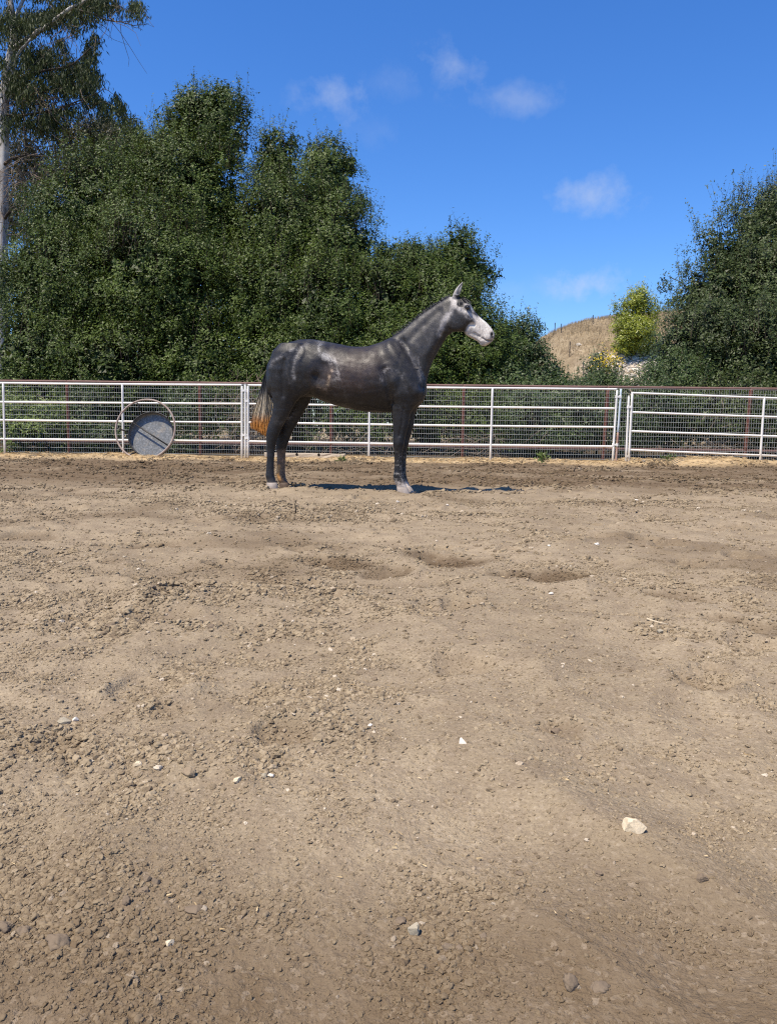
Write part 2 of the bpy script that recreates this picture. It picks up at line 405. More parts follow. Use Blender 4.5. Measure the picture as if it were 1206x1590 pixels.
def ground_h(x, y, dx=None, info=False):
    """height of the riding ground; dx: sample spacing for fading what a mesh cannot carry"""
    x = np.asarray(x, float); y = np.asarray(y, float)
    if dx is None: dx = np.full(x.shape, 0.004)
    def w(lam): return np.clip(lam / (2.4 * dx) - 1.0, 0, 1)
    inside = 1 - sstep(14.6, 15.6, y)
    wx = x + 0.25 * noise2(x * .9, y * .9, 5); wy = y + 0.25 * noise2(x * .9 + 9, y * .9, 6)
    h = 0.022 * noise2(wx * 0.55, wy * 0.55, 1) + 0.024 * noise2(wx * 1.6, wy * 1.6, 2)
    rid = 1 - np.abs(noise2(wx * 2.1, wy * 1.7, 3)); h = h + 0.018 * (rid ** 3 - .35)
    h = h + 0.015 * w(.25) * noise2(wx * 4.3, wy * 4.3, 4)
    rough = sstep(-0.25, 0.55, noise2(x * 0.9 + 3, y * 0.9, 8) + 0.5 * noise2(x * 2.6, y * 2.6, 9))
    far = sstep(6, 11, y); rough = np.clip(rough * (1 - .2 * far) + .45 * far, 0, 1)
    b1 = noise2(wx * 11, wy * 11, 12)
    h = h + (0.006 + .008 * far) * w(.09) * rough * np.abs(b1) * 1.4
    h = h + (0.0034 + .007 * far) * w(.04) * (0.35 + rough) * np.abs(noise2(x * 24, y * 24, 13))
    h = h + 0.0017 * w(.018) * (0.4 + rough) * noise2(x * 55, y * 55, 14)
    damp = np.zeros(x.shape)
    for (cx, cy, r, dep, dm) in PITS:
        sel = (np.abs(x - cx) < 3.2 * r) & (np.abs(y - cy) < 3.2 * r)
        if not sel.any(): continue
        xs, ys = x[sel], y[sel]
        q = np.hypot((xs - cx), (ys - cy) * 1.0) / r
        q = q + 0.35 * noise2(xs * 1.6 / r * .5, ys * 1.6 / r * .5, 21) + 0.15 * noise2(xs * 4 / r * .5, ys * 4 / r * .5, 22)
        h[sel] = h[sel] - dep * np.exp(-(q ** 4) * .9) + 0.45 * dep * np.exp(-((q - 1.35) / .33) ** 2)
        damp[sel] = np.maximum(damp[sel], dm * (1 - sstep(0.75, 1.3, q)))
    # damp churned band towards the fence
    band = sstep(7.6, 9.6, y) * (1 - sstep(14.0, 14.9, y))
    damp = np.maximum(damp, band * np.clip(.86 + .75 * noise2(x * .35, y * 1.3, 41) + .45 * noise2(x * 1.4, y * 3.2, 42), 0, .85))
    damp = np.maximum(damp, .55 * sstep(.15, .85, noise2(x * .8 + 4, y * .8, 43) + .5 * noise2(x * 2.4, y * 2.4, 44)) * sstep(1.2, 2.5, y))
    damp = np.maximum(damp, .72 * (1 - sstep(.82, 1.34, y + .10 * noise2(x * 2, y * 2, 45))))  # dimness along the frame's lower edge, painted into the near soil colour
    # strip of pale loose straw and earth along the fence
    edge = 13.95 + .25 * noise2(x * .6, y * 0, 51) + .12 * noise2(x * 2.2, y * 0 + 3, 52)
    berm = sstep(edge, edge + .5, y) * (1 - sstep(15.9, 16.6, y))
    gap = np.exp(-((x - 5.45) / .20) ** 2)
    h = h + berm * (0.035 + 0.05 * np.clip(noise2(x * .8 + 2, y * .6, 53), -.6, 1) + .10 * np.exp(-((x - 6.6) / .8) ** 2) + .05 * np.exp(-((x - 5.0) / .25) ** 2) - .10 * gap)
    h = np.where(y > 16.0, h * (1 - sstep(16, 17.2, y)), h)
    if not info: return h
    return h, damp * inside, berm * (1 - .8 * gap), sstep(16.1, 16.9, y)

def build_ground():
    h = CAM_H
    near = 1.0 / np.linspace(1 / 0.66, 1 / 3.6, 450)
    mid = np.arange(near[-1] + .02, 5.5, .02); mid2 = np.arange(5.53, 16.6, .050)
    far = np.concatenate([np.arange(17, 24, 1.0), [26, 30, 36, 44, 60, 90, 140, 240, 420, 800]])
    ys = np.concatenate([[-60, -20, -8, -3, -1, 0, .3, .5], near, mid, mid2, far])
    k = np.linspace(-0.64, 0.64, 690)
    side = np.array([.7, .76, .86, 1.0, 1.25, 1.7, 2.6, 4.5, 9, 20])
    k = np.concatenate([-side[::-1], k, side])
    wy = np.where(ys > .3, ys + 0.6, 0.9 + (0.3 - ys))
    X = k[None] * wy[:, None]; Y = np.repeat(ys[:, None], len(k), 1)
    dx = np.maximum(np.gradient(X, axis=1), 0.5 * np.abs(np.gradient(ys))[:, None])
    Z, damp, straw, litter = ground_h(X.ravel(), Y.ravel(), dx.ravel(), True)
    m, n = X.shape
    V = np.stack([X.ravel(), Y.ravel(), Z], -1)
    i = np.arange(m - 1)[:, None] * n; j = np.arange(n - 1)[None]
    q = np.stack([i + j, i + j + 1, i + n + j + 1, i + n + j], -1).reshape(-1, 4)
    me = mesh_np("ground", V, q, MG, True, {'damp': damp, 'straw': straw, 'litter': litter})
    tag(part("ground", me), kind='structure')
build_ground()

def ground_at(px, py):
    d = px_dir(px, py); t = -CAM_H / d[2]
    for _ in range(12):
        p = CAMP + d * t
        z = float(ground_h(np.array([p[0]]), np.array([p[1]]))[0])
        t += 0.7 * ((z - CAM_H) / d[2] - t)
    return CAMP + d * t

def gz(x, y): return float(ground_h(np.array([x]), np.array([y]))[0])

# ------------------------------------------------------------------ rock shapes
def ico(sub):
    import bmesh
    bm = bmesh.new(); bmesh.ops.create_icosphere(bm, subdivisions=sub, radius=1.0)
    V = np.array([v.co[:] for v in bm.verts]); F = np.array([[v.index for v in f.verts] for f in bm.faces]); bm.free()
    return V, F
ICO = {s: ico(s) for s in (1, 2, 3, 4)}

def rock_shape(seed, sub=3, angular=0.0, rough=0.22, flat=1.0):
    V, F = ICO[sub]; V = V.copy(); r = np.random.default_rng(seed)
    s = 1 + rough * noise3(V * 1.3 + seed * 3.1, seed) + rough * .6 * noise3(V * 3.1 + seed, seed + 3) + rough * .36 * noise3(V * 7 + seed, seed + 5)
    V = V * s[:, None]
    if angular > 0:
        for _ in range(int(7 + 6 * angular)):
            n = nrm(r.normal(size=3)); d = 0.45 + .4 * r.random()
            e = V @ n - d; V = V - np.where(e > 0, e * min(1, .6 + angular * .4), 0)[:, None] * n
    V[:, 2] *= flat
    return V, F

# scattered earth crumbs and clods (nobody could count them)
def build_clods():
    src = bpy.data.collections.new("clod_shapes")
    for i in range(9):
        V, F = rock_shape(100 + i, 4 if i < 4 else 3, angular=.5 if i % 3 == 0 else 0.0, rough=.5, flat=.70)
        me = mesh_np("clod_shape", V, F, MCLOD, i % 3 != 0)
        src.objects.link(bpy.data.objects.new("clod_shape.%03d" % i, me))
    r = np.random.default_rng(5)
    P, S, R, I, DV = [], [], [], [], []
    for (d0, d1, n, s0, s1, pw) in [(.78, 1.35, 40000, .0010, .0056, 5.2), (1.35, 2.3, 48000, .0016, .0085, 5.6), (2.3, 4.0, 44000, .0025, .0125, 5.4),
                                    (4.0, 7.5, 28000, .0040, .018, 4.6), (7.5, 14.6, 18000, .007, .032, 4.0)]:
        u = r.random(n * 3); y = np.sqrt(d0 ** 2 + u * (d1 ** 2 - d0 ** 2)); x = (r.random(n * 3) * 2 - 1) * (.6 * y + .12)
        cl = noise2(x * .9 + 3, y * .9, 8) + .5 * noise2(x * 2.6, y * 2.6, 9) + .8 * noise2(x * 6, y * 6, 61) * min(1, 3 / d1 + .3)
        keep = r.random(n * 3) < np.clip(.12 + .88 * sstep(-.2, .9, cl), 0, 1)
        x, y, cl = x[keep][:n], y[keep][:n], cl[keep][:n]
        s = s0 + (s1 - s0) * r.random(len(x)) ** pw * (.65 + .6 * sstep(-.1, .9, cl))
        z, dv, _, _ = ground_h(x.copy(), y.copy(), None, True); z = z - s * .02; DV.append(dv)
        P.append(np.stack([x, y, z], -1)); S.append(s[:, None] * (0.75 + .5 * r.random((len(x), 3))))
        R.append(np.stack([(r.random(len(x)) - .5) * .9, (r.random(len(x)) - .5) * .9, r.random(len(x)) * 6.28], -1)); I.append(r.integers(0, 9, len(x)))
    P, S, R, I = np.concatenate(P), np.concatenate(S), np.concatenate(R), np.concatenate(I)
    me = bpy.data.meshes.new("soil_clods"); me.vertices.add(len(P)); me.vertices.foreach_set("co", P.astype(np.float32).ravel())
    me.attributes.new('scl', 'FLOAT_VECTOR', 'POINT').data.foreach_set("vector", S.astype(np.float32).ravel())
    me.attributes.new('rotv', 'FLOAT_VECTOR', 'POINT').data.foreach_set("vector", R.astype(np.float32).ravel())
    me.attributes.new('damp_shade_v', 'FLOAT', 'POINT').data.foreach_set("value", np.concatenate(DV).astype(np.float32))
    me.attributes.new('idx', 'INT', 'POINT').data.foreach_set("value", I.astype(np.int32))
    me.materials.append(MCLOD)
    o = bpy.data.objects.new("soil_clods", me); COL.objects.link(o); tag(o, kind='stuff')
    g = bpy.data.node_groups.new("scatter_clods", 'GeometryNodeTree')
    g.interface.new_socket("Geometry", in_out='INPUT', socket_type='NodeSocketGeometry')
    g.interface.new_socket("Geometry", in_out='OUTPUT', socket_type='NodeSocketGeometry')
    N, L = g.nodes, g.links
    gi = N.new('NodeGroupInput'); go = N.new('NodeGroupOutput')
    ci = N.new('GeometryNodeCollectionInfo'); ci.inputs['Collection'].default_value = src
    ci.inputs['Separate Children'].default_value = True; ci.inputs['Reset Children'].default_value = True
    ip = N.new('GeometryNodeInstanceOnPoints'); ip.inputs['Pick Instance'].default_value = True
    def na(name, ty):
        x = N.new('GeometryNodeInputNamedAttribute'); x.data_type = ty; x.inputs[0].default_value = name; return x.outputs[0]
    er = N.new('FunctionNodeEulerToRotation'); L.new(na('rotv', 'FLOAT_VECTOR'), er.inputs[0])
    L.new(gi.outputs[0], ip.inputs['Points']); L.new(ci.outputs[0], ip.inputs['Instance'])
    L.new(na('idx', 'INT'), ip.inputs['Instance Index']); L.new(er.outputs[0], ip.inputs['Rotation']); L.new(na('scl', 'FLOAT_VECTOR'), ip.inputs['Scale'])
    L.new(ip.outputs[0], go.inputs[0])
    md = o.modifiers.new("scatter", 'NODES'); md.node_group = g
build_clods()

# ------------------------------------------------------------------ hill behind
HC = at(1010, 661, 52)
def hill_h(x, y):
    ridge = np.interp(x, [-60, 6, 8.5, 10.6, 12.5, 14.5, 18, 26, 60, 140], [0, 0.3, 5.0, 6.95, 7.65, 8.0, 8.35, 8.8, 9.4, 9.4])
    prof = sstep(36.0, 52.5, y) ** .85 * (1 - .25 * sstep(60, 120, y))
    ripple = .10 * noise2(x * .8, y * .8, 71) + .05 * noise2(x * 2.5, y * 2.5, 72)
    return ridge * prof + ripple * sstep(37, 42, y) - .35 * (1 - sstep(34, 38, y)) 
def build_hill():
    xs = np.concatenate([np.arange(-60, 2, 6), np.arange(2, 30, .18), np.arange(30, 140, 7)]); ys = np.concatenate([np.arange(32, 56, .2), np.arange(57, 130, 6)])
    X, Y = np.meshgrid(xs, ys); Z = hill_h(X.ravel(), Y.ravel())
    px, py = project(np.stack([X.ravel(), Y.ravel(), Z], -1))
    rock = np.clip(sstep(545, 575, py) * (1 - sstep(1010, 1050, px)) * sstep(880, 930, px) + .5 * np.exp(-((px - 893) / 9) ** 2 - ((py - 542) / 5) ** 2) + np.exp(-((px - 1008) / 14) ** 2 - ((py - 535) / 22) ** 2), 0, 1)
    m, n = X.shape; i = np.arange(m - 1)[:, None] * n; j = np.arange(n - 1)[None]
    q = np.stack([i + j, i + j + 1, i + n + j + 1, i + n + j], -1).reshape(-1, 4)
    tag(part("hill", mesh_np("hill", np.stack([X.ravel(), Y.ravel(), Z], -1), q, M_hill, True, {'rock': rock})), kind='structure')
    # dry grass on it
    r = np.random.default_rng(9); N = 36000
    y = 38 + 15.5 * r.random(N) ** .8; x = 6 + 15 * r.random(N); z = hill_h(x, y)
    px, py = project(np.stack([x, y, z], -1))
    k = (r.random(N) < .25 + .75 * sstep(-.3, .5, noise2(x * .7, y * .7, 77))) & ((py < 548) | (r.random(N) < .25)); x, y, z = x[k], y[k], z[k]
    blades("dry_grass", np.stack([x, y, z], -1), r, .10 + .20 * r.random(len(x)), .012, M_dry, .45)

def blades(name, B, r, L, wid, mat, lean, flat=False, kind='stuff'):
    n = len(B); a = r.random(n) * 6.283
    if flat:
        d = np.stack([np.cos(a), np.sin(a), (r.random(n) - .3) * .35], -1)
    else:
        d = np.stack([np.cos(a) * lean * r.random(n), np.sin(a) * lean * r.random(n), np.ones(n)], -1)
    d = nrm(d); s = nrm(np.cross(d, nrm(r.normal(size=(n, 3))))) * (wid * (.6 + .8 * r.random(n)))[:, None]
    L = np.asarray(L).reshape(-1, 1)
    V = np.stack([B - s, B + s, B + d * L * .6 + s * .8, B + d * L + np.array([0, 0, -.06]) * L], 1).reshape(-1, 3)
    i = np.arange(n)[:, None] * 4
    F = np.concatenate([i + np.array([[0, 1, 2]]), i + np.array([[0, 2, 3]])])
    tone = np.repeat(np.clip(r.normal(.5, .25, n), 0, 1), 4)
    o = part(name, mesh_np(name, V, F, mat, False, {'tone': tone}))
    if kind: tag(o, kind=kind)
    return o
build_hill()

# straw along the fence line
def build_straw():
    r = np.random.default_rng(77); N = 26000
    x = (r.random(N) * 2 - 1) * 10.5; y = 14.1 + 2.0 * r.random(N)
    _, _, st, _ = ground_h(x.copy(), y.copy(), None, True)
    k = r.random(N) < st * (.25 + .75 * sstep(-.35, .45, noise2(x * .8, y * 2, 54))) + .02; x, y = x[k], y[k]
    blades("straw", np.stack([x, y, ground_h(x, y) + .012 * r.random(len(x))], -1), r, .04 + .13 * r.random(len(x)), .0035, M_straw, 0, True)
    # single stray bits over the riding ground
    N = 1500; y = 1 + 12 * r.random(N) ** 1.3; x = (r.random(N) * 2 - 1) * (.6 * y + .2)
    blades("loose_straw", np.stack([x, y, ground_h(x, y) + .004], -1), r, (.004 + .011 * r.random(N)) * (.6 + y * .25), .0007 * (1 + y * .22), M_straw, 0, True)
build_straw()

# ------------------------------------------------------------------ white pipe panels
PA, PB = at(0, 650, 15.6), at(1206, 665, 15.05)
WN_ = np.array([PB[1] - PA[1], -(PB[0] - PA[0]), 0]); WN_ /= np.linalg.norm(WN_)       # horizontal normal
if WN_[1] > 0: WN_ = -WN_
def wp(px, py, out=0.0): return on_plane(px, py, PA + WN_ * out, WN_)
RP = 0.0195
def pipe(name, a, b, rad, mat, parent, n=12, label=None, cap=True):
    a, b = np.asarray(a), np.asarray(b); d = nrm(b - a)
    k = np.linspace(.004, .996, 9)[:, None]; L_ = np.linalg.norm(b - a); wob = .0011 * L_ * np.sin(k * math.pi) * np.array([0, 0, -1.0]) + .0016 * np.sin(k * (5 + 7 * RNG.random()) + 6 * RNG.random()) * np.array([0, .6, 1.0])
    if abs(d[2]) > .7: wob = 0 * wob
    pts = np.concatenate([a[None], a + (b - a) * k + wob, b[None]]); rr = np.array([rad * .8] + [rad] * 9 + [rad * .8])
    return solid(name, tube(pts, rr, n), mat, parent, True, None, label)

def panel(label, rails, stiles, group):
    """rails: [(x0,y0,x1,y1)], stiles: [(xtop,ytop,xbot,ybot)] in photo pixels; pieces of one welded panel"""
    x0, y0, x1, y1 = stiles[0]; b = wp(x1, y1)
    t = thing("pipe_fence", label, "fence", (b[0], b[1], gz(b[0], b[1])), group)
    for i, (xa, ya, xb, yb) in enumerate(rails):
        pipe("top_rail" if i == 0 else "rail", wp(xa, ya), wp(xb, yb), RP, M_white, t)
    for (xa, ya, xb, yb) in stiles:
        A, B = wp(xa, ya, .003), wp(xb, yb, .003); B = B + nrm(B - A) * .10
        pipe("upright", A, B, RP * 1.08, M_white, t)
    return t
G = "white welded pipe panels along the arena edge"
fl = panel("white pipe fence panel behind the round galvanised feeder", [(-182, 592.6, 375.8, 597.8), (-180, 622.2, 375.8, 626.8), (-180, 650.0, 375.8, 655.8), (-180, 679.2, 375.8, 684.9)],
      [(375.8, 599.5, 375.6, 713), (190.2, 597, 191.8, 708), (5.6, 595.4, 8.0, 703.4), (-180, 592.8, -176, 700)], G)
fm = panel("white pipe fence panel standing directly behind the grey horse", [(385.0, 598.0, 957.5, 604.3), (385.0, 627.0, 954.0, 634.3), (385.0, 656.0, 952.6, 663.3), (385.0, 685.3, 951.5, 693.3)],
      [(385.2, 599.6, 385.0, 713.2), (573.8, 600.6, 572.6, 714.5), (764.3, 602.6, 760.6, 717), (957.6, 606, 950.4, 717.5)], G)
fr = panel("lower sagging white pipe gate panel right of the gap with the blue pole", [(979.5, 610.2, 1420, 625), (980.5, 640.2, 1420, 653.5), (979.0, 669.5, 1420, 684.0), (977.5, 698.7, 1420, 715.5)],
      [(981.0, 610.8, 975.4, 718), (1186.0, 616.0, 1179.0, 718), (1412, 624, 1402, 724)], G)
def post(label, name, xa, ya, xb, yb, mat, rad=.021, extra=None):
    A, B = wp(xa, ya), wp(xb, yb)
    t = thing(name, label, "post", (B[0], B[1], gz(B[0], B[1])))
    return t, A, B
t, A, B = post("single white post clamped between the two long white panels", "fence_post", 380.8, 597.2, 380.7, 713.4, M_white)
pipe("post_pipe", A, B + np.array([0, 0, -.12]), .022, M_white, t)
solid("post_cap", tube([A, A + np.array([0, 0, .012])], [.024, .02], 12), M_white, t)
t, A, B = post("thin blue-grey pole, rusty in its lower third, beside the panel gap", "fence_post", 963.6, 603.8, 955.4, 716.5, M_blue)
mid = A + (B - A) * .60
pipe("post_pipe", A, mid, .018, M_blue, t); pipe("rusty_sleeve", mid - (B - A) * .002, B + np.array([0, 0, -.12]), .0205, mat_plain("flaking_rust_pipe", (0.30, 0.145, 0.095), .8, .2, .5, 8, (.62, .55, .48), .4), t, 12, "rusty lower part of pole")
t, A, B = post("short white post tied to the end of the lower gate panel", "fence_post", 975.6, 615.2, 971.0, 718, M_white)
pipe("post_pipe", A, B + np.array([0, 0, -.12]), .021, M_white, t)
solid("post_cap", tube([A, A + np.array([0, 0, .01])], [.0225, .019], 12), M_white, t)
def bracket(par, x0, y0, x1, y1, mat=M_white):
    a, b = wp(x0, y0, .018), wp(x1, y1, .018); d = nrm(b - a)
    V = [box((a + b) / 2, (b - a) / 2 + d * .012, WN_ * .008, np.array([0, 0, .016]))]
    for q in (a, b): V.append(tube([q + np.array([0, 0, -.028]) - WN_ * .018, q + np.array([0, 0, .028]) - WN_ * .018], .027, 12))
    solid("clamp", join(V), mat, par, False)
for (x0, y0, x1, y1) in [(376, 606.5, 381, 606.5), (376, 675.6, 381, 676)]: bracket(fl, x0, y0, x1, y1)
for (x0, y0, x1, y1) in [(381, 622.8, 385.2, 623), (381, 680.2, 385.2, 680.6)]: bracket(fm, x0, y0, x1, y1)
for (x0, y0, x1, y1) in [(957.0, 615.8, 963.0, 616.1), (952.0, 690.4, 957.6, 690.8)]: bracket(fm, x0, y0, x1, y1)
for (x0, y0, x1, y1) in [(975.0, 632.0, 980.0, 632.3), (972.2, 708.5, 976.2, 708.8)]: bracket(fr, x0, y0, x1, y1)

# ------------------------------------------------------------------ brown pipe fence with wire mesh
BA, BB = at(0, 650, 17.3), at(1206, 665, 16.7)
BN = np.array([BB[1] - BA[1], -(BB[0] - BA[0]), 0]); BN /= np.linalg.norm(BN)
if BN[1] > 0: BN = -BN
def bp(px, py, out=0.0): return on_plane(px, py, BA + BN * out, BN)
b0 = bp(603, 712)
brown = thing("mesh_fence", "rusty brown pipe fence with wire mesh in front of the trees", "fence", (b0[0], b0[1], 0))
topy = lambda x: 591.3 + (x) * .0104
lowy = lambda x: 683.2 + (x) * .0143
XS = [-310, -103, 104.5, 310.5, 513.5, 719.0, 942.5, 1164, 1375, 1580]
for i, x in enumerate(XS):
    A = bp(x + (1.2 if x > 500 else 0) , topy(x) + .5); B = np.array([A[0], A[1], -.15])
    if x in (942.5, 1164): B = B + nrm(BB - BA) * -.05
    pipe("post", A, B, .038, M_rust, brown)
for i in range(len(XS) - 1):
    a, b = XS[i], XS[i + 1]
    pipe("top_rail", bp(a, topy(a)), bp(b, topy(b)), .030, M_rail, brown)
    pipe("lower_rail", bp(a, lowy(a), .004), bp(b, lowy(b), .004), .028, M_rail, brown)
def mesh_wire():
    P0, P1 = bp(-300, 650, .042), bp(1570, 665, .042); e = nrm(np.array([P1[0] - P0[0], P1[1] - P0[1], 0])); Lx = np.linalg.norm((P1 - P0)[:2])
    P0 = np.array([P0[0], P0[1], 0]); V, F, n = [], [], 0
    rr = np.random.default_rng(3)
    zt0, zt1 = bp(-300, topy(-300) + 2)[2], bp(1570, topy(1570) + 2)[2]
    def wire(pts, rad):
        nonlocal n
        pts = np.asarray(pts); m = len(pts); d = nrm(pts[-1] - pts[0]); a = nrm(np.cross(d, BN)); 
        R = pts[:, None] + rad * np.stack([a, BN, -a, -BN])[None]
        i = np.arange(m - 1)[:, None] * 4; j = np.arange(4)[None]
        q = np.stack([i + j, i + (j + 1) % 4, i + 4 + (j + 1) % 4, i + 4 + j], -1).reshape(-1, 4)
        V.append(R.reshape(-1, 3)); F.append(q + n); n += m * 4
    s = 0.0
    while s < Lx:
        z = np.linspace(0.0, zt0 + (zt1 - zt0) * s / Lx, 5); w = .006 * noise2(np.full(5, s * .7), z * 1.1, 91)
        wire(np.stack([P0[0] + e[0] * s + w, P0[1] + e[1] * s + 0 * z, z], -1), .0019); s += .0515
    ss = np.linspace(0, Lx, 120)
    for k in range(17):
        f = 1 - k * .1016 / zt0
        if f < 0: break
        z = (zt0 + (zt1 - zt0) * ss / Lx) - k * .1016 + .010 * noise2(ss * .5, ss * 0 + k * .08, 92)
        wire(np.stack([P0[0] + e[0] * ss, P0[1] + e[1] * ss, z], -1) + BN * .004, .0022)
    return np.concatenate(V), [np.concatenate(F)]
solid("wire_mesh", mesh_wire(), M_wire, brown, False, kind='stuff')

# ------------------------------------------------------------------ round feeder leaning at the fence
def build_feeder():
    c = wp(225.8, 666.4, .47); rad = 47.0 / FPX * c[1]
    c[2] = max(c[2], 0)
    ax = nrm(np.array([-0.08, -1.0, 0.25]))                      # out of the tub's mouth
    e1 = nrm(np.cross(np.array([0, 0, 1.0]), ax)); e2 = np.cross(ax, e1)
    if e1[0] < 0: e1, e2 = -e1, -e2
    if e2[2] < 0: e2 = -e2
    tcn = wp(234.6, 674.6, .36); tr = 35.4 / FPX * tcn[1]
    base = c - e2 * rad
    t = thing("round_feeder", "round galvanised tub feeder with a larger pipe hoop, tipped against the white panel", "feeder", (base[0], base[1], gz(base[0], base[1])))
    def ring(cc, r, rr, n=72, m=8):
        th = np.linspace(0, 2 * math.pi, n, endpoint=False)
        rad_ = np.cos(th)[:, None] * e1 + np.sin(th)[:, None] * e2
        ph = np.arange(m) * 2 * math.pi / m
        P = cc + r * rad_[:, None] + rr * (np.cos(ph)[None, :, None] * rad_[:, None] + np.sin(ph)[None, :, None] * ax)
        i = np.arange(n)[:, None]; j = np.arange(m)[None]; i2 = (i + 1) % n; j2 = (j + 1) % m
        return P.reshape(-1, 3), [np.stack([i * m + j, i2 * m + j, i2 * m + j2, i * m + j2], -1).reshape(-1, 4)]
    M_hoop = mat_plain("dusty_pipe_hoop", (0.40, 0.325, 0.27), .6, .35, .6, 9, (0.17, 0.105, 0.08), .2)
    M_dark = mat_plain("black_strut", (0.016, 0.015, 0.015), .5, .4, .2, 9, (0.04, 0.03, 0.02), .1)
    solid("hoop", ring(c, rad, .0185), M_hoop, t)
    # tub: turned profile, open towards the camera
    n = 72; th = np.linspace(0, 2 * math.pi, n, endpoint=False)
    prof = [(tr, .0), (tr - .006, .0), (tr - .010, -.045), (tr - .014, -.080), (tr - .03, -.090), (tr * .5, -.090), (.02, -.090)]
    outer = [(.02, -.098), (tr - .03, -.098), (tr - .004, -.086), (tr + .004, -.04), (tr + .006, .0)]
    prof = prof + outer
    R = np.array([[tcn + ax * d + r * (math.cos(a) * e1 + math.sin(a) * e2) for a in th] for (r, d) in prof])
    m = len(prof); i = np.arange(m)[:, None]; j = np.arange(n)[None]; i2 = (i + 1) % m; j2 = (j + 1) % n
    q = np.stack([i * n + j, i * n + j2, i2 * n + j2, i2 * n + j], -1).reshape(-1, 4)
    tub = part("tub", mesh_np("tub", R.reshape(-1, 3), q, M_galv, False), t)
    solid("rim", ring(tcn + ax * .004, tr, .014), M_dark, t)
    dv = nrm((wp(266, 693) - wp(207, 655))); dv = nrm(dv - ax * dv.dot(ax))
    solid("divider_bar", tube([tcn - dv * tr + ax * .004, tcn + dv * tr + ax * .004], .014, 8), M_dark, t)
    for (hx, hy, tx, ty) in [(213.2, 626, 222, 643), (181.5, 664.2, 199.5, 671.2), (200, 706, 211, 703.6), (247.5, 709, 248, 711.5), (268, 634, 262, 648)]:
        hp_ = on_plane(hx, hy, c, ax) - c; hp_ = c + nrm(hp_) * rad
        tp = on_plane(tx, ty, tcn, ax) - tcn; tp = tcn + nrm(tp) * tr
        solid("strut", tube([hp_, tp], .014, 8), M_dark, t)
build_feeder()

# timber lying at the fence foot
def build_timber():
    a, b = wp(411, 711.0, .30), wp(535.5, 713.5, .30)
    za, zb = gz(a[0], a[1]), gz(b[0], b[1])
    a[2], b[2] = za + .052, zb + .045
    t = thing("timber", "pale weathered timber lying on the dirt at the foot of the fence", "timber", ((a + b) / 2)[:2].tolist() + [(za + zb) / 2])
    d = nrm(b - a); s = nrm(np.cross(d, [0, 0, 1.0])); u = np.cross(s, d)
    M_tim = mat_plain("sun_bleached_timber", (0.52, 0.44, 0.33), .85, .15, .5, 4, (0.26, 0.2, 0.14), .5, 0, 18, .01)
    n = 14; r = np.random.default_rng(4); sec = []
    for i in range(n):
        p = a + (b - a) * i / (n - 1); q = []
        for (ca, cb) in [(-1, -1), (0, -1.03), (1, -1), (1.02, 0), (1, .8), (.8, 1), (-.8, 1), (-1, .8)]:
            q.append(p + s * ca * .045 * (1 + .06 * r.normal()) + u * cb * .042 * (1 + .05 * r.normal()))
        sec.append(q)
    solid("plank", rings_solid(np.array(sec)), M_tim, t, False)
    M_spot = mat_plain("spot_black", (0.012, 0.010, 0.009), .9, .1, .1)
    for px in (461.5, 495.5):
        f = (px - 411) / 124.5; c = a + (b - a) * f + u * .018
        sd = s if s[1] < 0 else -s
        solid("dark_spot", tube([c + sd * .030, c + sd * .052], [.026, .026], 10), M_spot, t, False)  # small black disc on the timber's face
build_timber()

# ------------------------------------------------------------------ trees
def leaves_mesh(P, D, Nn, L, Wd, tone, fold=.25):
    """diamond leaves: P base, D direction, Nn face normal"""
    D = nrm(D); S = nrm(np.cross(D, Nn)); U = np.cross(S, D)
    L = np.asarray(L)[:, None]; Wd = np.asarray(Wd)[:, None]
    mid = P + D * L * .45
    V = np.stack([P, mid + S * Wd * .5 + U * Wd * fold, P + D * L, mid - S * Wd * .5 + U * Wd * fold], 1).reshape(-1, 3)
    i = np.arange(len(P))[:, None] * 4
    F = np.concatenate([i + np.array([[0, 1, 2]]), i + np.array([[0, 2, 3]])])
    return V, F, np.repeat(tone, 4)

def leaves_tri(P, D, Nn, L, Wd, tone):
    """small three-cornered leaves for crowns whose leaves are only a pixel or two wide"""
    D = nrm(D); S = nrm(np.cross(D, Nn)); L = np.asarray(L)[:, None]; Wd = np.asarray(Wd)[:, None]
    V = np.stack([P - S * Wd * .5, P + S * Wd * .5, P + D * L], 1).reshape(-1, 3)
    return V, np.arange(len(V)).reshape(-1, 3), np.repeat(tone, 3)

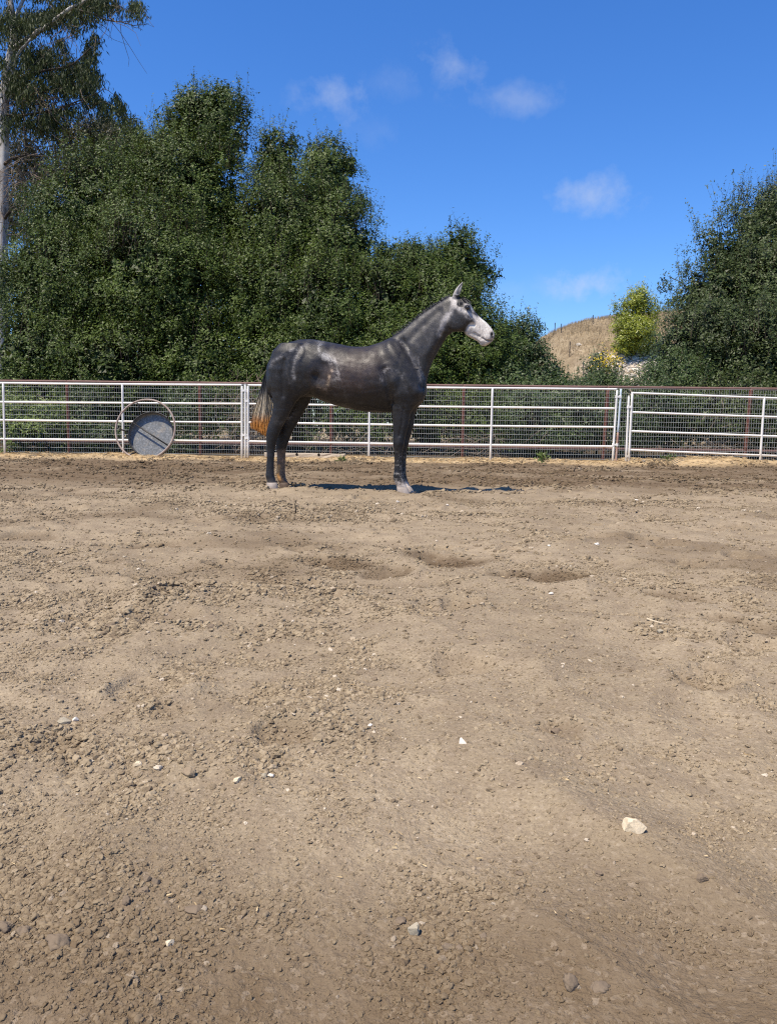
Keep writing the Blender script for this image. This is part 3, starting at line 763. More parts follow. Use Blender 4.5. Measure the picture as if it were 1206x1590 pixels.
def crown_np(lobes, n_spray, per, leaf, r, up=.55, spike=0.0, hollow=.35, spray=(.14, .34), core=.29, front=.72, width=.6, clump=(.32, .90)):
    """lobes: list of (centre, (rx,ry,rz)). Each lobe's shell carries rounded clumps, each clump is made of leafy sprays; inside, sparser and larger leaves"""
    C = np.array([l[0] for l in lobes]); R = np.array([l[1] for l in lobes])
    area = (R[:, 0] * R[:, 2] + R[:, 0] * R[:, 1] * .5); tot = area.sum(); area = area / tot
    seed = int(r.integers(1000))
    # clumps
    nc = int(60 + 26 * tot)
    k = r.choice(len(lobes), size=nc, p=area); d = nrm(r.normal(size=(nc, 3)))
    fl = r.random(nc) < front; d[fl, 1] = -np.abs(d[fl, 1])
    bulge = 1 + .13 * noise3(d * 2.2 + k[:, None] * 3.7, seed) + .10 * noise3(d * 5.0 + k[:, None] * 1.9, seed + 1)
    cs = (clump[0] + (clump[1] - clump[0]) * r.random(nc) ** 1.5) * np.minimum(1.0, R[k].min(axis=1)) ** .8
    CC = C[k] + d * np.maximum(R[k] - .55 * cs[:, None], .3 * R[k]) * (bulge * (.80 + .24 * r.random(nc)))[:, None]
    deep = np.zeros(nc)
    for c, q in zip(C, R): deep = np.maximum(deep, 1 - np.linalg.norm((CC - c) / q, axis=1))
    hol = noise3(CC * .8, seed + 5) + .5 * noise3(CC * 1.7, seed + 6)
    ok = (deep < .42) & (hol > -hollow * 1.6) & (CC[:, 2] > .1)
    CC, d, k, cs = CC[ok], d[ok], k[ok], cs[ok]; nc = len(CC)
    # sprays on the clumps
    ns = int(n_spray * (1 - core)); w = cs ** 2; j = r.choice(nc, size=ns, p=w / w.sum())
    e = nrm(r.normal(size=(ns, 3)) + d[j] * .75 + np.array([0, -.15, .35]))
    P = CC[j] + e * (cs[j] * (.45 + .55 * r.random(ns) ** .5))[:, None] * np.array([1.0, 1.0, .8])
    # core
    n2 = n_spray - ns; k2 = r.choice(len(lobes), size=n2, p=area); e2 = nrm(r.normal(size=(n2, 3)))
    P2 = C[k2] + e2 * R[k2] * (.20 + .58 * r.random(n2))[:, None]
    P = np.concatenate([P, P2]); N0 = np.concatenate([e, e2]); dl = np.concatenate([d[j], e2]); bs = np.concatenate([np.ones(ns), np.minimum(1.0, .35 + .6 * R[k2].min(axis=1))]); big = np.concatenate([np.zeros(ns, bool), np.ones(n2, bool)])
    ct = np.concatenate([(.10 * r.normal(size=nc))[j], np.full(n2, -.28)])  # inner leaves toned darker, painting the shade in gaps between clumps
    ok = P[:, 2] > .04; P, N0, dl, big, ct, bs = P[ok], N0[ok], dl[ok], big[ok], ct[ok], bs[ok]; n = len(P)
    D = nrm(N0 * .8 + up * np.array([0, 0, 1.0]) + .5 * r.normal(size=(n, 3)))
    L = spray[0] + (spray[1] - spray[0]) * r.random(n)
    sp = np.zeros(n, bool)
    if spike > 0:
        top = np.clip((dl[:, 2] - .2) / .6, 0, 1); sp = (r.random(n) < .38 * top + .015) & ~big; L = np.where(sp, L * (1.5 + spike * r.random(n)), L)
        D = np.where(sp[:, None], nrm(D * .35 + np.array([0, 0, 1.0]) + .2 * r.normal(size=(n, 3))), D)
    m = per
    t = r.random((n, m)); off = r.normal(size=(n, m, 3)) * (.05 + .05 * (1 - t))[..., None] * (leaf / .05) ** .5
    off = np.where(sp[:, None, None], off * .38, off)
    Q = P[:, None] + D[:, None] * (L[:, None] * t)[..., None] + off
    LD = nrm(D[:, None] * .6 + r.normal(size=(n, m, 3)) * .75 + np.array([0, 0, -.05]))
    LN = nrm(N0[:, None] * .75 + dl[:, None] * .25 + np.array([-.12, -.12, .45]) + r.normal(size=(n, m, 3)) * .36)
    LD = nrm(LD - LN * (LD * LN).sum(-1, keepdims=True) * .8)
    ll = leaf * (.65 + .7 * r.random((n, m))); ll = np.where(big[:, None], ll * np.maximum(1.0, 2.7 * bs[:, None]), ll)
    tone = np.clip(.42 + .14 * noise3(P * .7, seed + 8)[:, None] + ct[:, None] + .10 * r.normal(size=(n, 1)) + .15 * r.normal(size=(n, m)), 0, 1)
    return leaves_tri(Q.reshape(-1, 3), LD.reshape(-1, 3), LN.reshape(-1, 3), ll.ravel(), (ll * width).ravel(), tone.ravel()), (P, D, L, sp)

def lobe(px, py, rx, ry, Y, depth=None):
    c = at(px, py, Y); s = Y / FPX
    return (c, (rx * s, (depth if depth is not None else .8 * max(rx, ry) * s), ry * s))

def limb_curve(a, b, r, bend=.12, n=8):
    a, b = np.asarray(a, float), np.asarray(b, float); t = np.linspace(0, 1, n)[:, None]
    L = np.linalg.norm(b - a); o = r.normal(size=3) * bend * L; o2 = r.normal(size=3) * bend * .5 * L
    return a + (b - a) * t + o * (t * (1 - t)) * 2 + o2 * np.sin(t * 6.28) * .4

def tree(name, label, lobes, n_spray, per, leaf, mat, seed, base=None, trunk_r=.22, group=None, cat="tree", bark=M_bark, limbs=True, **kw):
    r = np.random.default_rng(seed)
    C = np.array([l[0] for l in lobes])
    if base is None: base = np.array([C[:, 0].mean(), C[:, 1].mean() + .2, 0])
    else: base = np.array([base[0], base[1], base[2] if len(base) > 2 else 0.0])
    t = thing(name, label, cat, base, group)
    order = np.argsort(C[:, 2]); topc = C[order[-1]]
    fork = base + (np.array([base[0] * .4 + C[:, 0].mean() * .6, C[:, 1].mean(), base[2] + .35 * (C[:, 2].max() - base[2])]) - base)
    bs = base - np.array([0, 0, .15])
    p = limb_curve(bs, fork, r, .06, 8)
    solid("trunk", tube(p, np.linspace(trunk_r * 1.25, trunk_r * .75, 8), 12), bark, t)
    if limbs:
        for i in range(len(C)):
            if np.linalg.norm(C[i] - fork) < .3: continue
            e = C[i] + nrm(C[i] - fork) * min(.25 * np.linalg.norm(C[i] - fork), .35 * min(lobes[i][1]))
            solid("limb", tube(limb_curve(fork + (bs - fork) * .03, e, r, .12, 9), np.linspace(trunk_r * .42, trunk_r * .06, 9), 8), bark, t)
    (V, F, tone), sp = crown_np(lobes, n_spray, per, leaf, r, **kw)
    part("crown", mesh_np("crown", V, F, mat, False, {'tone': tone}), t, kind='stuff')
    # fine twigs that carry some of the sprays
    P, D, L, spk = sp; sel = spk | (r.random(len(P)) < .03)
    ms = []
    for q, dd, l in zip(P[sel], D[sel], L[sel]):
        ms.append(tube([q - dd * .35 + np.array([0, 0, -.08]), q, q + dd * l * .9], [.007, .005, .002], 3))
    if ms: solid("twigs", join(ms), M_bark, t, False, kind='stuff')
    return t
OAK = "live oaks crowded behind the mesh fence"
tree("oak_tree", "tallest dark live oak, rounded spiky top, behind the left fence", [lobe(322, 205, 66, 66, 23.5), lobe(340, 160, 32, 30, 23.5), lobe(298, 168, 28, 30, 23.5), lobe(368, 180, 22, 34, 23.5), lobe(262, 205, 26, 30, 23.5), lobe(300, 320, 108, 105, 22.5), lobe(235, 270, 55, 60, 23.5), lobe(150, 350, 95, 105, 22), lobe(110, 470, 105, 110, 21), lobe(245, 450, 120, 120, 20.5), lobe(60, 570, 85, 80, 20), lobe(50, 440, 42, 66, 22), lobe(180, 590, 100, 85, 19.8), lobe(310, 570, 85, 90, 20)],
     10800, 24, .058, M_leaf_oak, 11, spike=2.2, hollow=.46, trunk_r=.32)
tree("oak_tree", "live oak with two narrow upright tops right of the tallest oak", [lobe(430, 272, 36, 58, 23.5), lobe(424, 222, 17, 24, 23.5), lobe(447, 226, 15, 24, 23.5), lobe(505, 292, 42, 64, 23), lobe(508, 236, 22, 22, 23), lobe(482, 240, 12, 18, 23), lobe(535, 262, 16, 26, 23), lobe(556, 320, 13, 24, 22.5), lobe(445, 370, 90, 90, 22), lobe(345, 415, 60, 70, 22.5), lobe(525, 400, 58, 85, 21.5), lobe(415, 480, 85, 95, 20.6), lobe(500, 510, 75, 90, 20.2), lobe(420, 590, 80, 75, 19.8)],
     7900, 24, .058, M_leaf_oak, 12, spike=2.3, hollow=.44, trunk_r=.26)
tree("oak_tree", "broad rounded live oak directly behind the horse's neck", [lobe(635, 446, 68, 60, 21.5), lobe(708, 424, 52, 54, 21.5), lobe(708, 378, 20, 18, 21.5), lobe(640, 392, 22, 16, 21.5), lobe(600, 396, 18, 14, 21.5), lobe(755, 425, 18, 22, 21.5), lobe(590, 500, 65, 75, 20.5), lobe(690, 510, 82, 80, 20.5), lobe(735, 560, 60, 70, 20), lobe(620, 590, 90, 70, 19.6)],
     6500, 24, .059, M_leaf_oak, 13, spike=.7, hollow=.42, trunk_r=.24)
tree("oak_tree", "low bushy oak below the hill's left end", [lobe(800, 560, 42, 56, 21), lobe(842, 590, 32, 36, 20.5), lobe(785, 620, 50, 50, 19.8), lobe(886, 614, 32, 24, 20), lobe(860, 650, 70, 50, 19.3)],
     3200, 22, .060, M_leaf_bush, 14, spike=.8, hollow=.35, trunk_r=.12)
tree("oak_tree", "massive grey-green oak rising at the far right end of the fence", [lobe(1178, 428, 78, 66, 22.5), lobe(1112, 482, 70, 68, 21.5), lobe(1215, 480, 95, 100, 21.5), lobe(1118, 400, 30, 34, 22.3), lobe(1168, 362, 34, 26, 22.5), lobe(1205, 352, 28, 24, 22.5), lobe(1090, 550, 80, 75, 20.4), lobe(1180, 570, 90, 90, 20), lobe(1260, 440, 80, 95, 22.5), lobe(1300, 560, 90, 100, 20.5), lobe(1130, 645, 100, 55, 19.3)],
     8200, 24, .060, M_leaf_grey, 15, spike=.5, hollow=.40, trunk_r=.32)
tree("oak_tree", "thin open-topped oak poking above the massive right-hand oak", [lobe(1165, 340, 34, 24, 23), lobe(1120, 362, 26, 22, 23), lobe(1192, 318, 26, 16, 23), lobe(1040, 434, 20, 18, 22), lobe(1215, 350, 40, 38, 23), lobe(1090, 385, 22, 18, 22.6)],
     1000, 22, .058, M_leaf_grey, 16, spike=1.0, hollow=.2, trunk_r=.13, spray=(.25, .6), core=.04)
tree("shrub", "rounded grey-green shrub at the foot of the right-hand oak", [lobe(1045, 590, 46, 34, 19.6), lobe(1000, 640, 45, 50, 18.9), lobe(1075, 640, 50, 50, 18.9)],
     1700, 18, .052, M_leaf_bush, 17, spike=.4, hollow=.3, trunk_r=.05, cat="shrub", limbs=False)
def hill_pt(px, py):
    d = px_dir(px, py); best = None
    for Y in np.linspace(33, 62, 600):
        p = CAMP + d * (Y / d[1])
        if p[2] <= float(hill_h(np.array([p[0]]), np.array([p[1]]))[0]): return p
    return CAMP + d * (52.5 / d[1])
# citrus-like tree on the hill and the flowering shrub
hb = hill_pt(985, 552); HY = hb[1]
tree("fruit_tree", "small yellow-green leafy tree standing on the dry hillside", [lobe(988, 470, 17, 12, HY), lobe(968, 488, 16, 12, HY - .3), lobe(1002, 490, 15, 15, HY), lobe(982, 512, 24, 16, HY - .4), lobe(994, 534, 20, 14, HY), lobe(968, 536, 17, 12, HY - .3)],
     1300, 18, .12, M_leaf_citrus, 18, base=hb, spike=.5, hollow=.6, core=.10, trunk_r=.09, spray=(.3, .7), width=.42)
fs = tree("flowering_shrub", "small shrub with yellow flowers below the dry hill", [lobe(930, 578, 20, 22, 21), lobe(938, 612, 30, 30, 20)],
     520, 18, .05, M_leaf_bush, 19, spike=.6, hollow=.25, trunk_r=.03, cat="shrub", limbs=False)
_r9 = np.random.default_rng(190); (V, F, tone), _ = crown_np([lobe(934, 572, 18, 20, 20.5)], 55, 7, .055, _r9, up=.8, hollow=.1, core=.02)
part("flowers", mesh_np("flowers", V, F, M_petal, False, {'tone': tone}), fs, kind='stuff')

# undergrowth seen through the wire
UG = "bushes growing just behind the mesh fence"
def bush(label, lobes, ns, mat, seed, leaf=.05, name="bush", **kw):
    return tree(name, label, lobes, ns, 18, leaf, mat, seed, trunk_r=.03, cat="bush", limbs=False, group=UG, spike=.6, **kw)
bush("pale green weedy bush behind the mesh near the left edge", [lobe(62, 672, 46, 34, 17.9), lobe(30, 650, 26, 42, 18.1), lobe(85, 655, 26, 32, 18.0)], 800, M_leaf_lit, 30, .055)
bush("mid-green bush behind the mesh left of the round feeder", [lobe(135, 660, 28, 48, 18.3), lobe(165, 690, 34, 26, 18.0)], 420, M_leaf_bush, 31)
bush("leafy green bush behind the mesh right of the round feeder", [lobe(275, 690, 34, 26, 18.0), lobe(300, 640, 40, 40, 18.5)], 430, M_leaf_bush, 32)
bush("dark bush behind the mesh at the middle white post", [lobe(360, 650, 40, 55, 18.9), lobe(420, 640, 36, 45, 18.9)], 330, M_leaf_oak, 33)
bush("dark bush behind the mesh under the horse's belly", [lobe(520, 650, 60, 60, 18.9), lobe(600, 660, 50, 52, 18.9)], 420, M_leaf_oak, 34)
bush("leafy bush behind the mesh in front of the broad oak", [lobe(740, 655, 42, 55, 18.7), lobe(690, 650, 30, 60, 19.0)], 430, M_leaf_oak, 35)
bush("green bush behind the mesh under the low bushy oak", [lobe(815, 660, 38, 44, 18.2), lobe(865, 672, 40, 34, 18.1), lobe(905, 650, 34, 44, 18.4)], 700, M_leaf_bush, 36)
bush("sparse bush behind the mesh under the massive right-hand oak", [lobe(1130, 655, 60, 40, 18.5), lobe(1200, 660, 50, 50, 18.6), lobe(1270, 650, 50, 50, 18.6)], 480, M_leaf_grey, 37)
bush("dull bush behind the gap with the blue pole", [lobe(965, 665, 34, 44, 18.6)], 260, M_leaf_bush, 38)

# dense dark growth deeper in, which closes the view under the crowns
def undergrowth():
    r = np.random.default_rng(404)
    lobes = [(np.array([x, 25.5 + .8 * r.normal(), h * .45]), (1.5, 1.0, h * .6)) for x, h in [(-19, 5), (-17, 5.5), (-15, 5), (-13, 5), (-11, 5.4), (-9, 5.2), (-7, 5), (-5, 4.8), (-3, 4.6), (-1, 4.4), (1, 3.8), (3, 2.4), (4.6, 1.6), (6.2, 1.2), (7.8, 1.2), (9.4, 2.6), (11.2, 4), (13, 4.5), (15, 4.5), (17, 4.5), (19, 4.5)]]
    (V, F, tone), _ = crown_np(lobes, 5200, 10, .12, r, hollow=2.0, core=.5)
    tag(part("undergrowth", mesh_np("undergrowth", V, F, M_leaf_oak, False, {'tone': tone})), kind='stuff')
undergrowth()

# tangle of bare twigs by the middle posts
def tangle(label, px, py, rx, ry, Y, n, seed):
    r = np.random.default_rng(seed); b = at(px, 712, Y); t = thing("dead_brush", label, "brush", (b[0], b[1], 0)); ms = []
    for i in range(n):
        a = at(px + rx * r.normal() * .5, 712 - 20 * r.random(), Y + .3 * r.normal()); e = at(px + rx * r.normal() * .6, py + ry * r.normal() * .6, Y + .35 * r.normal())
        if r.random() < .5: a = e + r.normal(size=3) * .35
        ms.append(tube(limb_curve(a, e, r, .18, 6), np.linspace(.008, .003, 6), 3))
    solid("twigs", join(ms), M_twig, t, False, kind='stuff')
tangle("brown tangle of dead twigs behind the mesh left of the horse's tail", 388, 628, 34, 30, 18.0, 150, 41)
tangle("dry stalks behind the mesh at the left edge of the fence", 60, 680, 60, 26, 17.9, 90, 42)
tangle("few pale dead stems behind the mesh below the horse's belly", 540, 680, 90, 26, 17.9, 50, 43)
tangle("scattered dead stems behind the mesh under the broad oak", 730, 690, 70, 22, 17.9, 60, 44)
tangle("thin dead stems behind the mesh at the right end", 1120, 690, 80, 24, 17.9, 60, 45)

# eucalyptus at the upper left
def eucalyptus():
    r = np.random.default_rng(21); Y = 24.5
    b = at(3, 700, Y); b[2] = 0
    t = thing("eucalyptus_tree", "tall eucalyptus with pale trunk and hanging dark leaves at the left edge", "tree", b)
    def P(px, py, dy=0.0): return at(px, py, Y + dy)
    tr = [np.array([b[0], b[1], -.2])] + [P(*q) for q in [(2, 560), (3, 440), (4, 340), (6, 260), (7, 190), (8, 140), (14, 100), (22, 60), (18, 10), (8, -50), (0, -130)]]
    solid("trunk", tube(tr, [.30, .24, .19, .165, .15, .145, .135, .12, .10, .085, .07, .04], 14), M_eucbark, t)
    def br(pts, r0, r1, m=M_eucbark):
        q = [P(*p) for p in pts]; q = np.array(q)
        # resample smoothly
        s = np.linspace(0, len(q) - 1, len(q) * 3); q = np.stack([np.interp(s, np.arange(len(q)), q[:, i]) for i in range(3)], -1)
        q = q + r.normal(size=q.shape) * .012
        solid("limb", tube(q, np.linspace(r0, r1, len(q)), 8), m, t); return q
    br([(20, 75), (55, 55, -.3), (88, 30, -.6), (112, 11, -.8), (150, -5, -.9), (200, -30, -1)], .085, .03)
    br([(22, 62), (24, 30, .2), (40, -10, .4), (70, -50, .5)], .07, .03)
    br([(8, 150), (20, 118, -.3), (26, 88, -.5), (48, 60, -.7)], .075, .03)
    br([(112, 11, -.8), (140, 20, -1), (165, 31, -1.1), (190, 34, -1.1), (205, 40, -1.2), (232, 37, -1.2)], .03, .006, M_bark)
    br([(205, 40, -1.2), (222, 47, -1.2)], .010, .004, M_bark); br([(190, 34, -1.1), (214, 30, -1.2), (240, 42, -1.2)], .010, .003, M_bark)
    br([(150, 25, -1), (158, 38, -1), (160, 55, -1)], .010, .003, M_bark); br([(158, 38, -1), (170, 48, -1), (174, 63, -1)], .008, .003, M_bark)
    br([(6, 258), (22, 245, -.5), (40, 240, -.8), (75, 244, -1), (105, 243, -1.2)], .05, .012, M_bark)
    br([(4, 345), (20, 322, -.4), (50, 310, -.8)], .05, .015, M_bark)
    br([(7, 180), (50, 178, -.6), (95, 168, -.9), (130, 158, -1.1)], .045, .012, M_bark)
    br([(10, 130), (60, 110, -.6), (110, 104, -1), (145, 70, -1.2)], .045, .012, M_bark)
    br([(42, 244, -.8), (40, 215, -.9), (36, 170, -.9)], .03, .012, M_bark)
    br([(95, 168, -.9), (140, 150, -1.1), (165, 138, -1.2), (185, 152, -1.2)], .02, .005, M_bark)
    # hanging leaves: strings from clump centres
    clumps = [(20, 20, 60, 40, 1.0), (70, 25, 50, 30, .9), (120, 5, 50, 18, .7), (165, -5, 35, 22, .6), (205, 0, 24, 12, .25), (40, 70, 50, 40, 1.0), (75, 90, 36, 40, .8), (110, 95, 36, 30, .6), (140, 75, 14, 26, .35), (140, 110, 16, 22, .4),
              (60, 130, 50, 36, .8), (110, 125, 40, 26, .7), (30, 120, 30, 30, .6), (90, 165, 50, 20, .55), (150, 150, 24, 14, .35), (180, 155, 14, 14, .25), (60, 180, 50, 14, .4), (-40, 60, 60, 120, 1.2), (10, -40, 120, 50, 1.2), (130, -40, 80, 40, .8), (20, 170, 30, 30, .45)]
    PP, DD, NN, LL, TT = [], [], [], [], []
    for (cx, cy, rx, ry, wgt) in clumps:
        sub = r.normal(size=(7, 2)) * .45; n = int(225 * wgt)
        for i in range(n):
            a = sub[r.integers(7)] + r.normal(size=2) * .15; a = a / max(1.0, np.linalg.norm(a))
            o = P(cx + rx * a[0], cy + ry * a[1], (-.5 if r.random() < .4 else .7) + .6 * r.normal())
            m = int(10 + 12 * r.random()); ln = .16 + .38 * r.random()
            tt = r.random(m); drift = r.normal(size=3) * .14
            q = o + np.outer(tt, np.array([drift[0], drift[1], -ln])) + r.normal(size=(m, 3)) * .055
            PP.append(q); DD.append(nrm(np.array([0, 0, -1.0]) + r.normal(size=(m, 3)) * .38)); NN.append(nrm(r.normal(size=(m, 3)) + np.array([0, -.5, .2])))
            LL.append(.10 + .09 * r.random(m)); TT.append(np.clip(.32 + .22 * r.normal() + .15 * r.normal(size=m), 0, 1))
    PP, DD, NN, LL, TT = (np.concatenate(v) for v in (PP, DD, NN, LL, TT))
    V, F, tone = leaves_mesh(PP, DD, NN, LL, LL * .19, TT, .1)
    part("crown", mesh_np("crown", V, F, M_leaf_euc, False, {'tone': tone}), t, kind='stuff')
    # bare fine twigs hanging about the trunk
    ms = []
    for (cx, cy, rx, ry, n) in [(55, 150, 60, 22, 130), (70, 260, 60, 40, 170), (25, 320, 24, 50, 60), (110, 60, 50, 50, 50), (190, 20, 30, 20, 16)]:
        for i in range(n):
            a = P(cx + rx * r.normal() * .55, cy + ry * r.normal() * .5, -.5 + .5 * r.normal()); l = .4 + .8 * r.random()
            e = a + np.array([r.normal() * .6, r.normal() * .4, -.35 + .5 * r.normal()]) * l
            ms.append(tube(limb_curve(a, e, r, .15, 5), np.linspace(.011, .004, 5), 3))
    solid("twigs", join(ms), M_twig, t, False, kind='stuff')
eucalyptus()

def drooping(label, lobes, n, seed, mat, Y):
    r = np.random.default_rng(seed); C = np.array([l[0] for l in lobes]); b = np.array([C[:, 0].mean(), Y, 0.0])
    t = thing("eucalyptus_tree", label, "tree", b)
    tips = limb_curve(b - [0, 0, .2], C[np.argmax(C[:, 2])], r, .05, 9)
    solid("trunk", tube(tips, np.linspace(.22, .05, 9), 10), M_eucbark, t)
    for c in C: solid("limb", tube(limb_curve(tips[5], c + nrm(c - tips[5]) * .4, r, .1, 7), np.linspace(.07, .015, 7), 6), M_bark, t)
    PP, DD, NN, LL, TT = [], [], [], [], []
    A = np.array([l[1][0] * l[1][2] for l in lobes]); A /= A.sum()
    for i in range(n):
        j = r.choice(len(lobes), p=A); c, q = lobes[j]; d = nrm(r.normal(size=3)); d[1] = -abs(d[1]) if r.random() < .6 else d[1]
        o = c + d * np.array(q) * (.55 + .5 * r.random() ** .6); m = 18; ln = .3 + .5 * r.random(); tt = r.random(m)
        PP.append(o + np.outer(tt, np.array([d[0] * .2, d[1] * .2, .25 - ln])) + r.normal(size=(m, 3)) * .08)
        DD.append(nrm(np.array([0, 0, -.8]) + r.normal(size=(m, 3)) * .5)); NN.append(nrm(r.normal(size=(m, 3)) + d))
        LL.append(.11 + .08 * r.random(m)); TT.append(np.clip(.4 + .2 * r.normal() + .15 * r.normal(size=m), 0, 1))
    V, F, tone = leaves_mesh(*(np.concatenate(v) for v in (PP, DD, NN, LL)), np.concatenate(LL) * .24, np.concatenate(TT), .1)
    part("crown", mesh_np("crown", V, F, mat, False, {'tone': tone}), t, kind='stuff')
drooping("dull olive eucalyptus behind the oaks beside the pale trunk", [lobe(90, 235, 60, 50, 28), lobe(35, 290, 45, 70, 28), lobe(150, 225, 48, 46, 28), lobe(80, 320, 70, 60, 27)], 1500, 61, M_leaf_euc_dry, 28.5)
drooping("dark feathery eucalyptus top between the pale trunk and tallest oak", [lobe(203, 212, 18, 34, 30), lobe(180, 235, 36, 50, 30), lobe(215, 240, 16, 30, 30), lobe(165, 205, 18, 20, 30)], 700, 62, M_leaf_euc, 30.5)

# ------------------------------------------------------------------ things on the hill
M_stake = mat_plain("dark_steel_stake", (0.045, 0.04, 0.04), .7, .3, .3)
for (px, py, top, lab) in [(861, 516, 503.5, "left stake of the close pair on the hill skyline"), (871, 514, 505, "right stake of the close pair on the hill skyline"), (920, 500, 491.5, "lone stake on the hill crest near the yellow-green tree"), (884, 551, 533, "dark stake standing in the dry slope below the crest")]:
    p = hill_pt(px, py + 3); q = at(px, top, p[1])
    t = thing("fence_stake", lab, "stake", p, "steel stakes on the dry hill")
    w = .022
    solid("stake_bar", box((p + q) / 2, (w, 0, 0), (0, w * .6, 0), (0, 0, (q[2] - p[2]) / 2 + .1)), M_stake, t, False)
    solid("stake_cap", box(q + np.array([0, 0, .015]), (w * 1.25, 0, 0), (0, w * .8, 0), (0, 0, .02)), M_stake, t, False)
def hill_wire():
    p0 = hill_pt(900, 572); t = thing("wire_fence", "sagging two-strand wire fence across the stony foot of the hill", "fence", p0)
    xs = [905, 936, 965, 1000, 1030]; pts = []
    for x in xs:
        b = at(x, 586, 38); b[2] = float(hill_h(np.array([b[0]]), np.array([b[1]]))[0]); q = at(x, 563 + (x - 905) * .02, 38); pts.append((b, q))
        solid("stake", tube([b - [0, 0, .2], q + [0, 0, .06]], .022, 6), M_stake, t)
    for f in (.97, .72):
        line = []
        for (b, q), (b2, q2) in zip(pts[:-1], pts[1:]):
            a, c = b + (q - b) * f, b2 + (q2 - b2) * f
            for s in np.linspace(0, 1, 6)[:-1]: line.append(a + (c - a) * s - np.array([0, 0, .10 * 4 * s * (1 - s)]))
        line.append(pts[-1][0] + (pts[-1][1] - pts[-1][0]) * f)
        solid("wire", tube(line, .012, 4), M_stake, t)
hill_wire()
def hill_rock(px, py, w, hgt, seed, label):
    p = hill_pt(px, py); s = p[1] / FPX
    V, F = rock_shape(seed, 3, .8, .25, 1.0); V = V * np.array([w * s / 2, w * s / 2, hgt * s / 2]) + p
    t = part("boulder", mesh_np("boulder", V, F, M_rock, False)); tag(t, label, "rock", "pale rocks at the foot of the hill")
hill_rock(963, 556, 13, 11, 5, "largest pale boulder below the yellow-green tree")
_lab = [(948, 562, 6, 5, "small pale rock left of the largest boulder"), (985, 563, 8, 4, "flat pale rock under the wire right of the largest boulder"), (1006, 545, 9, 8, "pale rock right of the yellow-green tree's foot"), (1014, 535, 8, 9, "upright pale rock near the right-hand oak's edge"),
        (957, 590, 12, 9, "broad tan rock low on the slope above the fence"), (974, 584, 12, 9, "tan rock low on the slope, right of the flowering shrub"), (948, 578, 9, 6, "pale rock beside the yellow flowers"), (990, 575, 9, 6, "pale rock above the rounded shrub"), (898, 536, 12, 7, "tan outcrop beside the dark stake on the slope")]
for i, (px, py, w, hgt, lab) in enumerate(_lab): hill_rock(px, py, w, hgt, 60 + i, lab)
def rubble():
    r = np.random.default_rng(88); ms = []
    for i in range(420):
        px, py = 925 + 95 * r.random(), 548 + 52 * r.random()
        p = hill_pt(px, py); s = (.06 + .22 * r.random() ** 3)
        V, F = rock_shape(200 + i % 9, 1, .6, .25, .7); ms.append((V * s + p, F))
    tag(solid("rubble", join(ms), M_rock, None, False), kind='stuff')
rubble()

# ------------------------------------------------------------------ the horse
HA = math.radians(9)
HU = np.array([math.cos(HA), -math.sin(HA), 0]); HV = np.array([math.sin(HA), math.cos(HA), 0]); HZ = np.array([0, 0, 1.0])
HO = at(545, 700, 8.12); HO[2] = 0
def hloc(px, py, t=0.0):
    p = on_plane(px, py, HO + HV * t, HV) - HO
    return np.array([p @ HU, t, p[2]])
def z1(x, y): return 380 + x / 2.8714, 420 + y / 2.8714
def z2(x, y): return 380 + x / 5.4818, 500 + y / 5.4818
def z3(x, y): return 560 + x / 4.5409, 430 + y / 4.5409
def z4(x, y): return 660 + x / 9.2769, 430 + y / 9.2769
def hworld(L): L = np.asarray(L); return HO + L[..., 0:1] * HU + L[..., 1:2] * HV + L[..., 2:3] * HZ

def loft_pairs(pairs, conv, tc=0.0, n=28, egg=0.0, power=1.0):
    """pairs: (x_top, y_top, x_bottom, y_bottom, half width[, lateral centre]) in zoomed photo pixels"""
    R = []
    ph = np.arange(n) * 2 * math.pi / n
    for q in pairs:
        tcen = q[5] if len(q) > 5 else tc
        a, b = hloc(*conv(q[0], q[1]), tcen), hloc(*conv(q[2], q[3]), tcen)
        m, h = (a + b) / 2, (a - b) / 2
        c, s = np.cos(ph), np.sin(ph)
        lat = q[4] * np.sign(s) * np.abs(s) ** power * (1 - egg * c)
        R.append(m + c[:, None] * h + lat[:, None] * np.array([0, 1.0, 0]))
    return rings_solid(np.array(R))

def vert(st): return [(x, t, x, b, w) for (x, t, b, w) in st]
TRUNK = vert([(103, 425, 520, .05), (108, 408, 545, .11), (118, 393, 565, .16), (135, 373, 580, .20), (160, 346, 590, .235), (200, 320, 585, .262), (250, 307, 570, .275), (300, 306, 562, .275),
              (350, 315, 583, .272), (400, 324, 601, .283), (450, 333, 613, .295), (500, 340, 624, .30), (550, 339, 631, .297), (600, 322, 634, .282),
              (650, 303, 634, .255), (700, 300, 630, .225), (740, 318, 622, .20), (775, 365, 606, .17), (797, 420, 580, .13), (808, 470, 552, .08)])
NECK = [(610, 318, 760, 590, .16), (648, 300, 800, 545, .155), (690, 275, 812, 490, .125), (730, 242, 825, 440, .105), (770, 209, 841, 400, .092), (810, 178, 861, 362, .084),
        (850, 151, 881, 326, .079), (885, 130, 902, 294, .077), (914, 113, 930, 272, .073)]
HEAD = [(370, 292, 305, 690, .058), (395, 283, 325, 742, .074), (440, 280, 360, 772, .085), (490, 292, 410, 786, .092), (560, 325, 482, 792, .098), (632, 376, 538, 780, .100), (668, 420, 560, 800, .095), (695, 475, 580, 832, .082),
        (755, 548, 622, 862, .068), (815, 602, 680, 893, .060), (875, 648, 735, 922, .056), (925, 702, 778, 955, .055), (962, 748, 795, 985, .057), (988, 790, 832, 1000, .056), (1000, 826, 880, 994, .047), (992, 870, 935, 955, .030)]
def legrows(rows, tc): return [(f, y, r, y, w, tc) for (y, r, f, w) in rows]
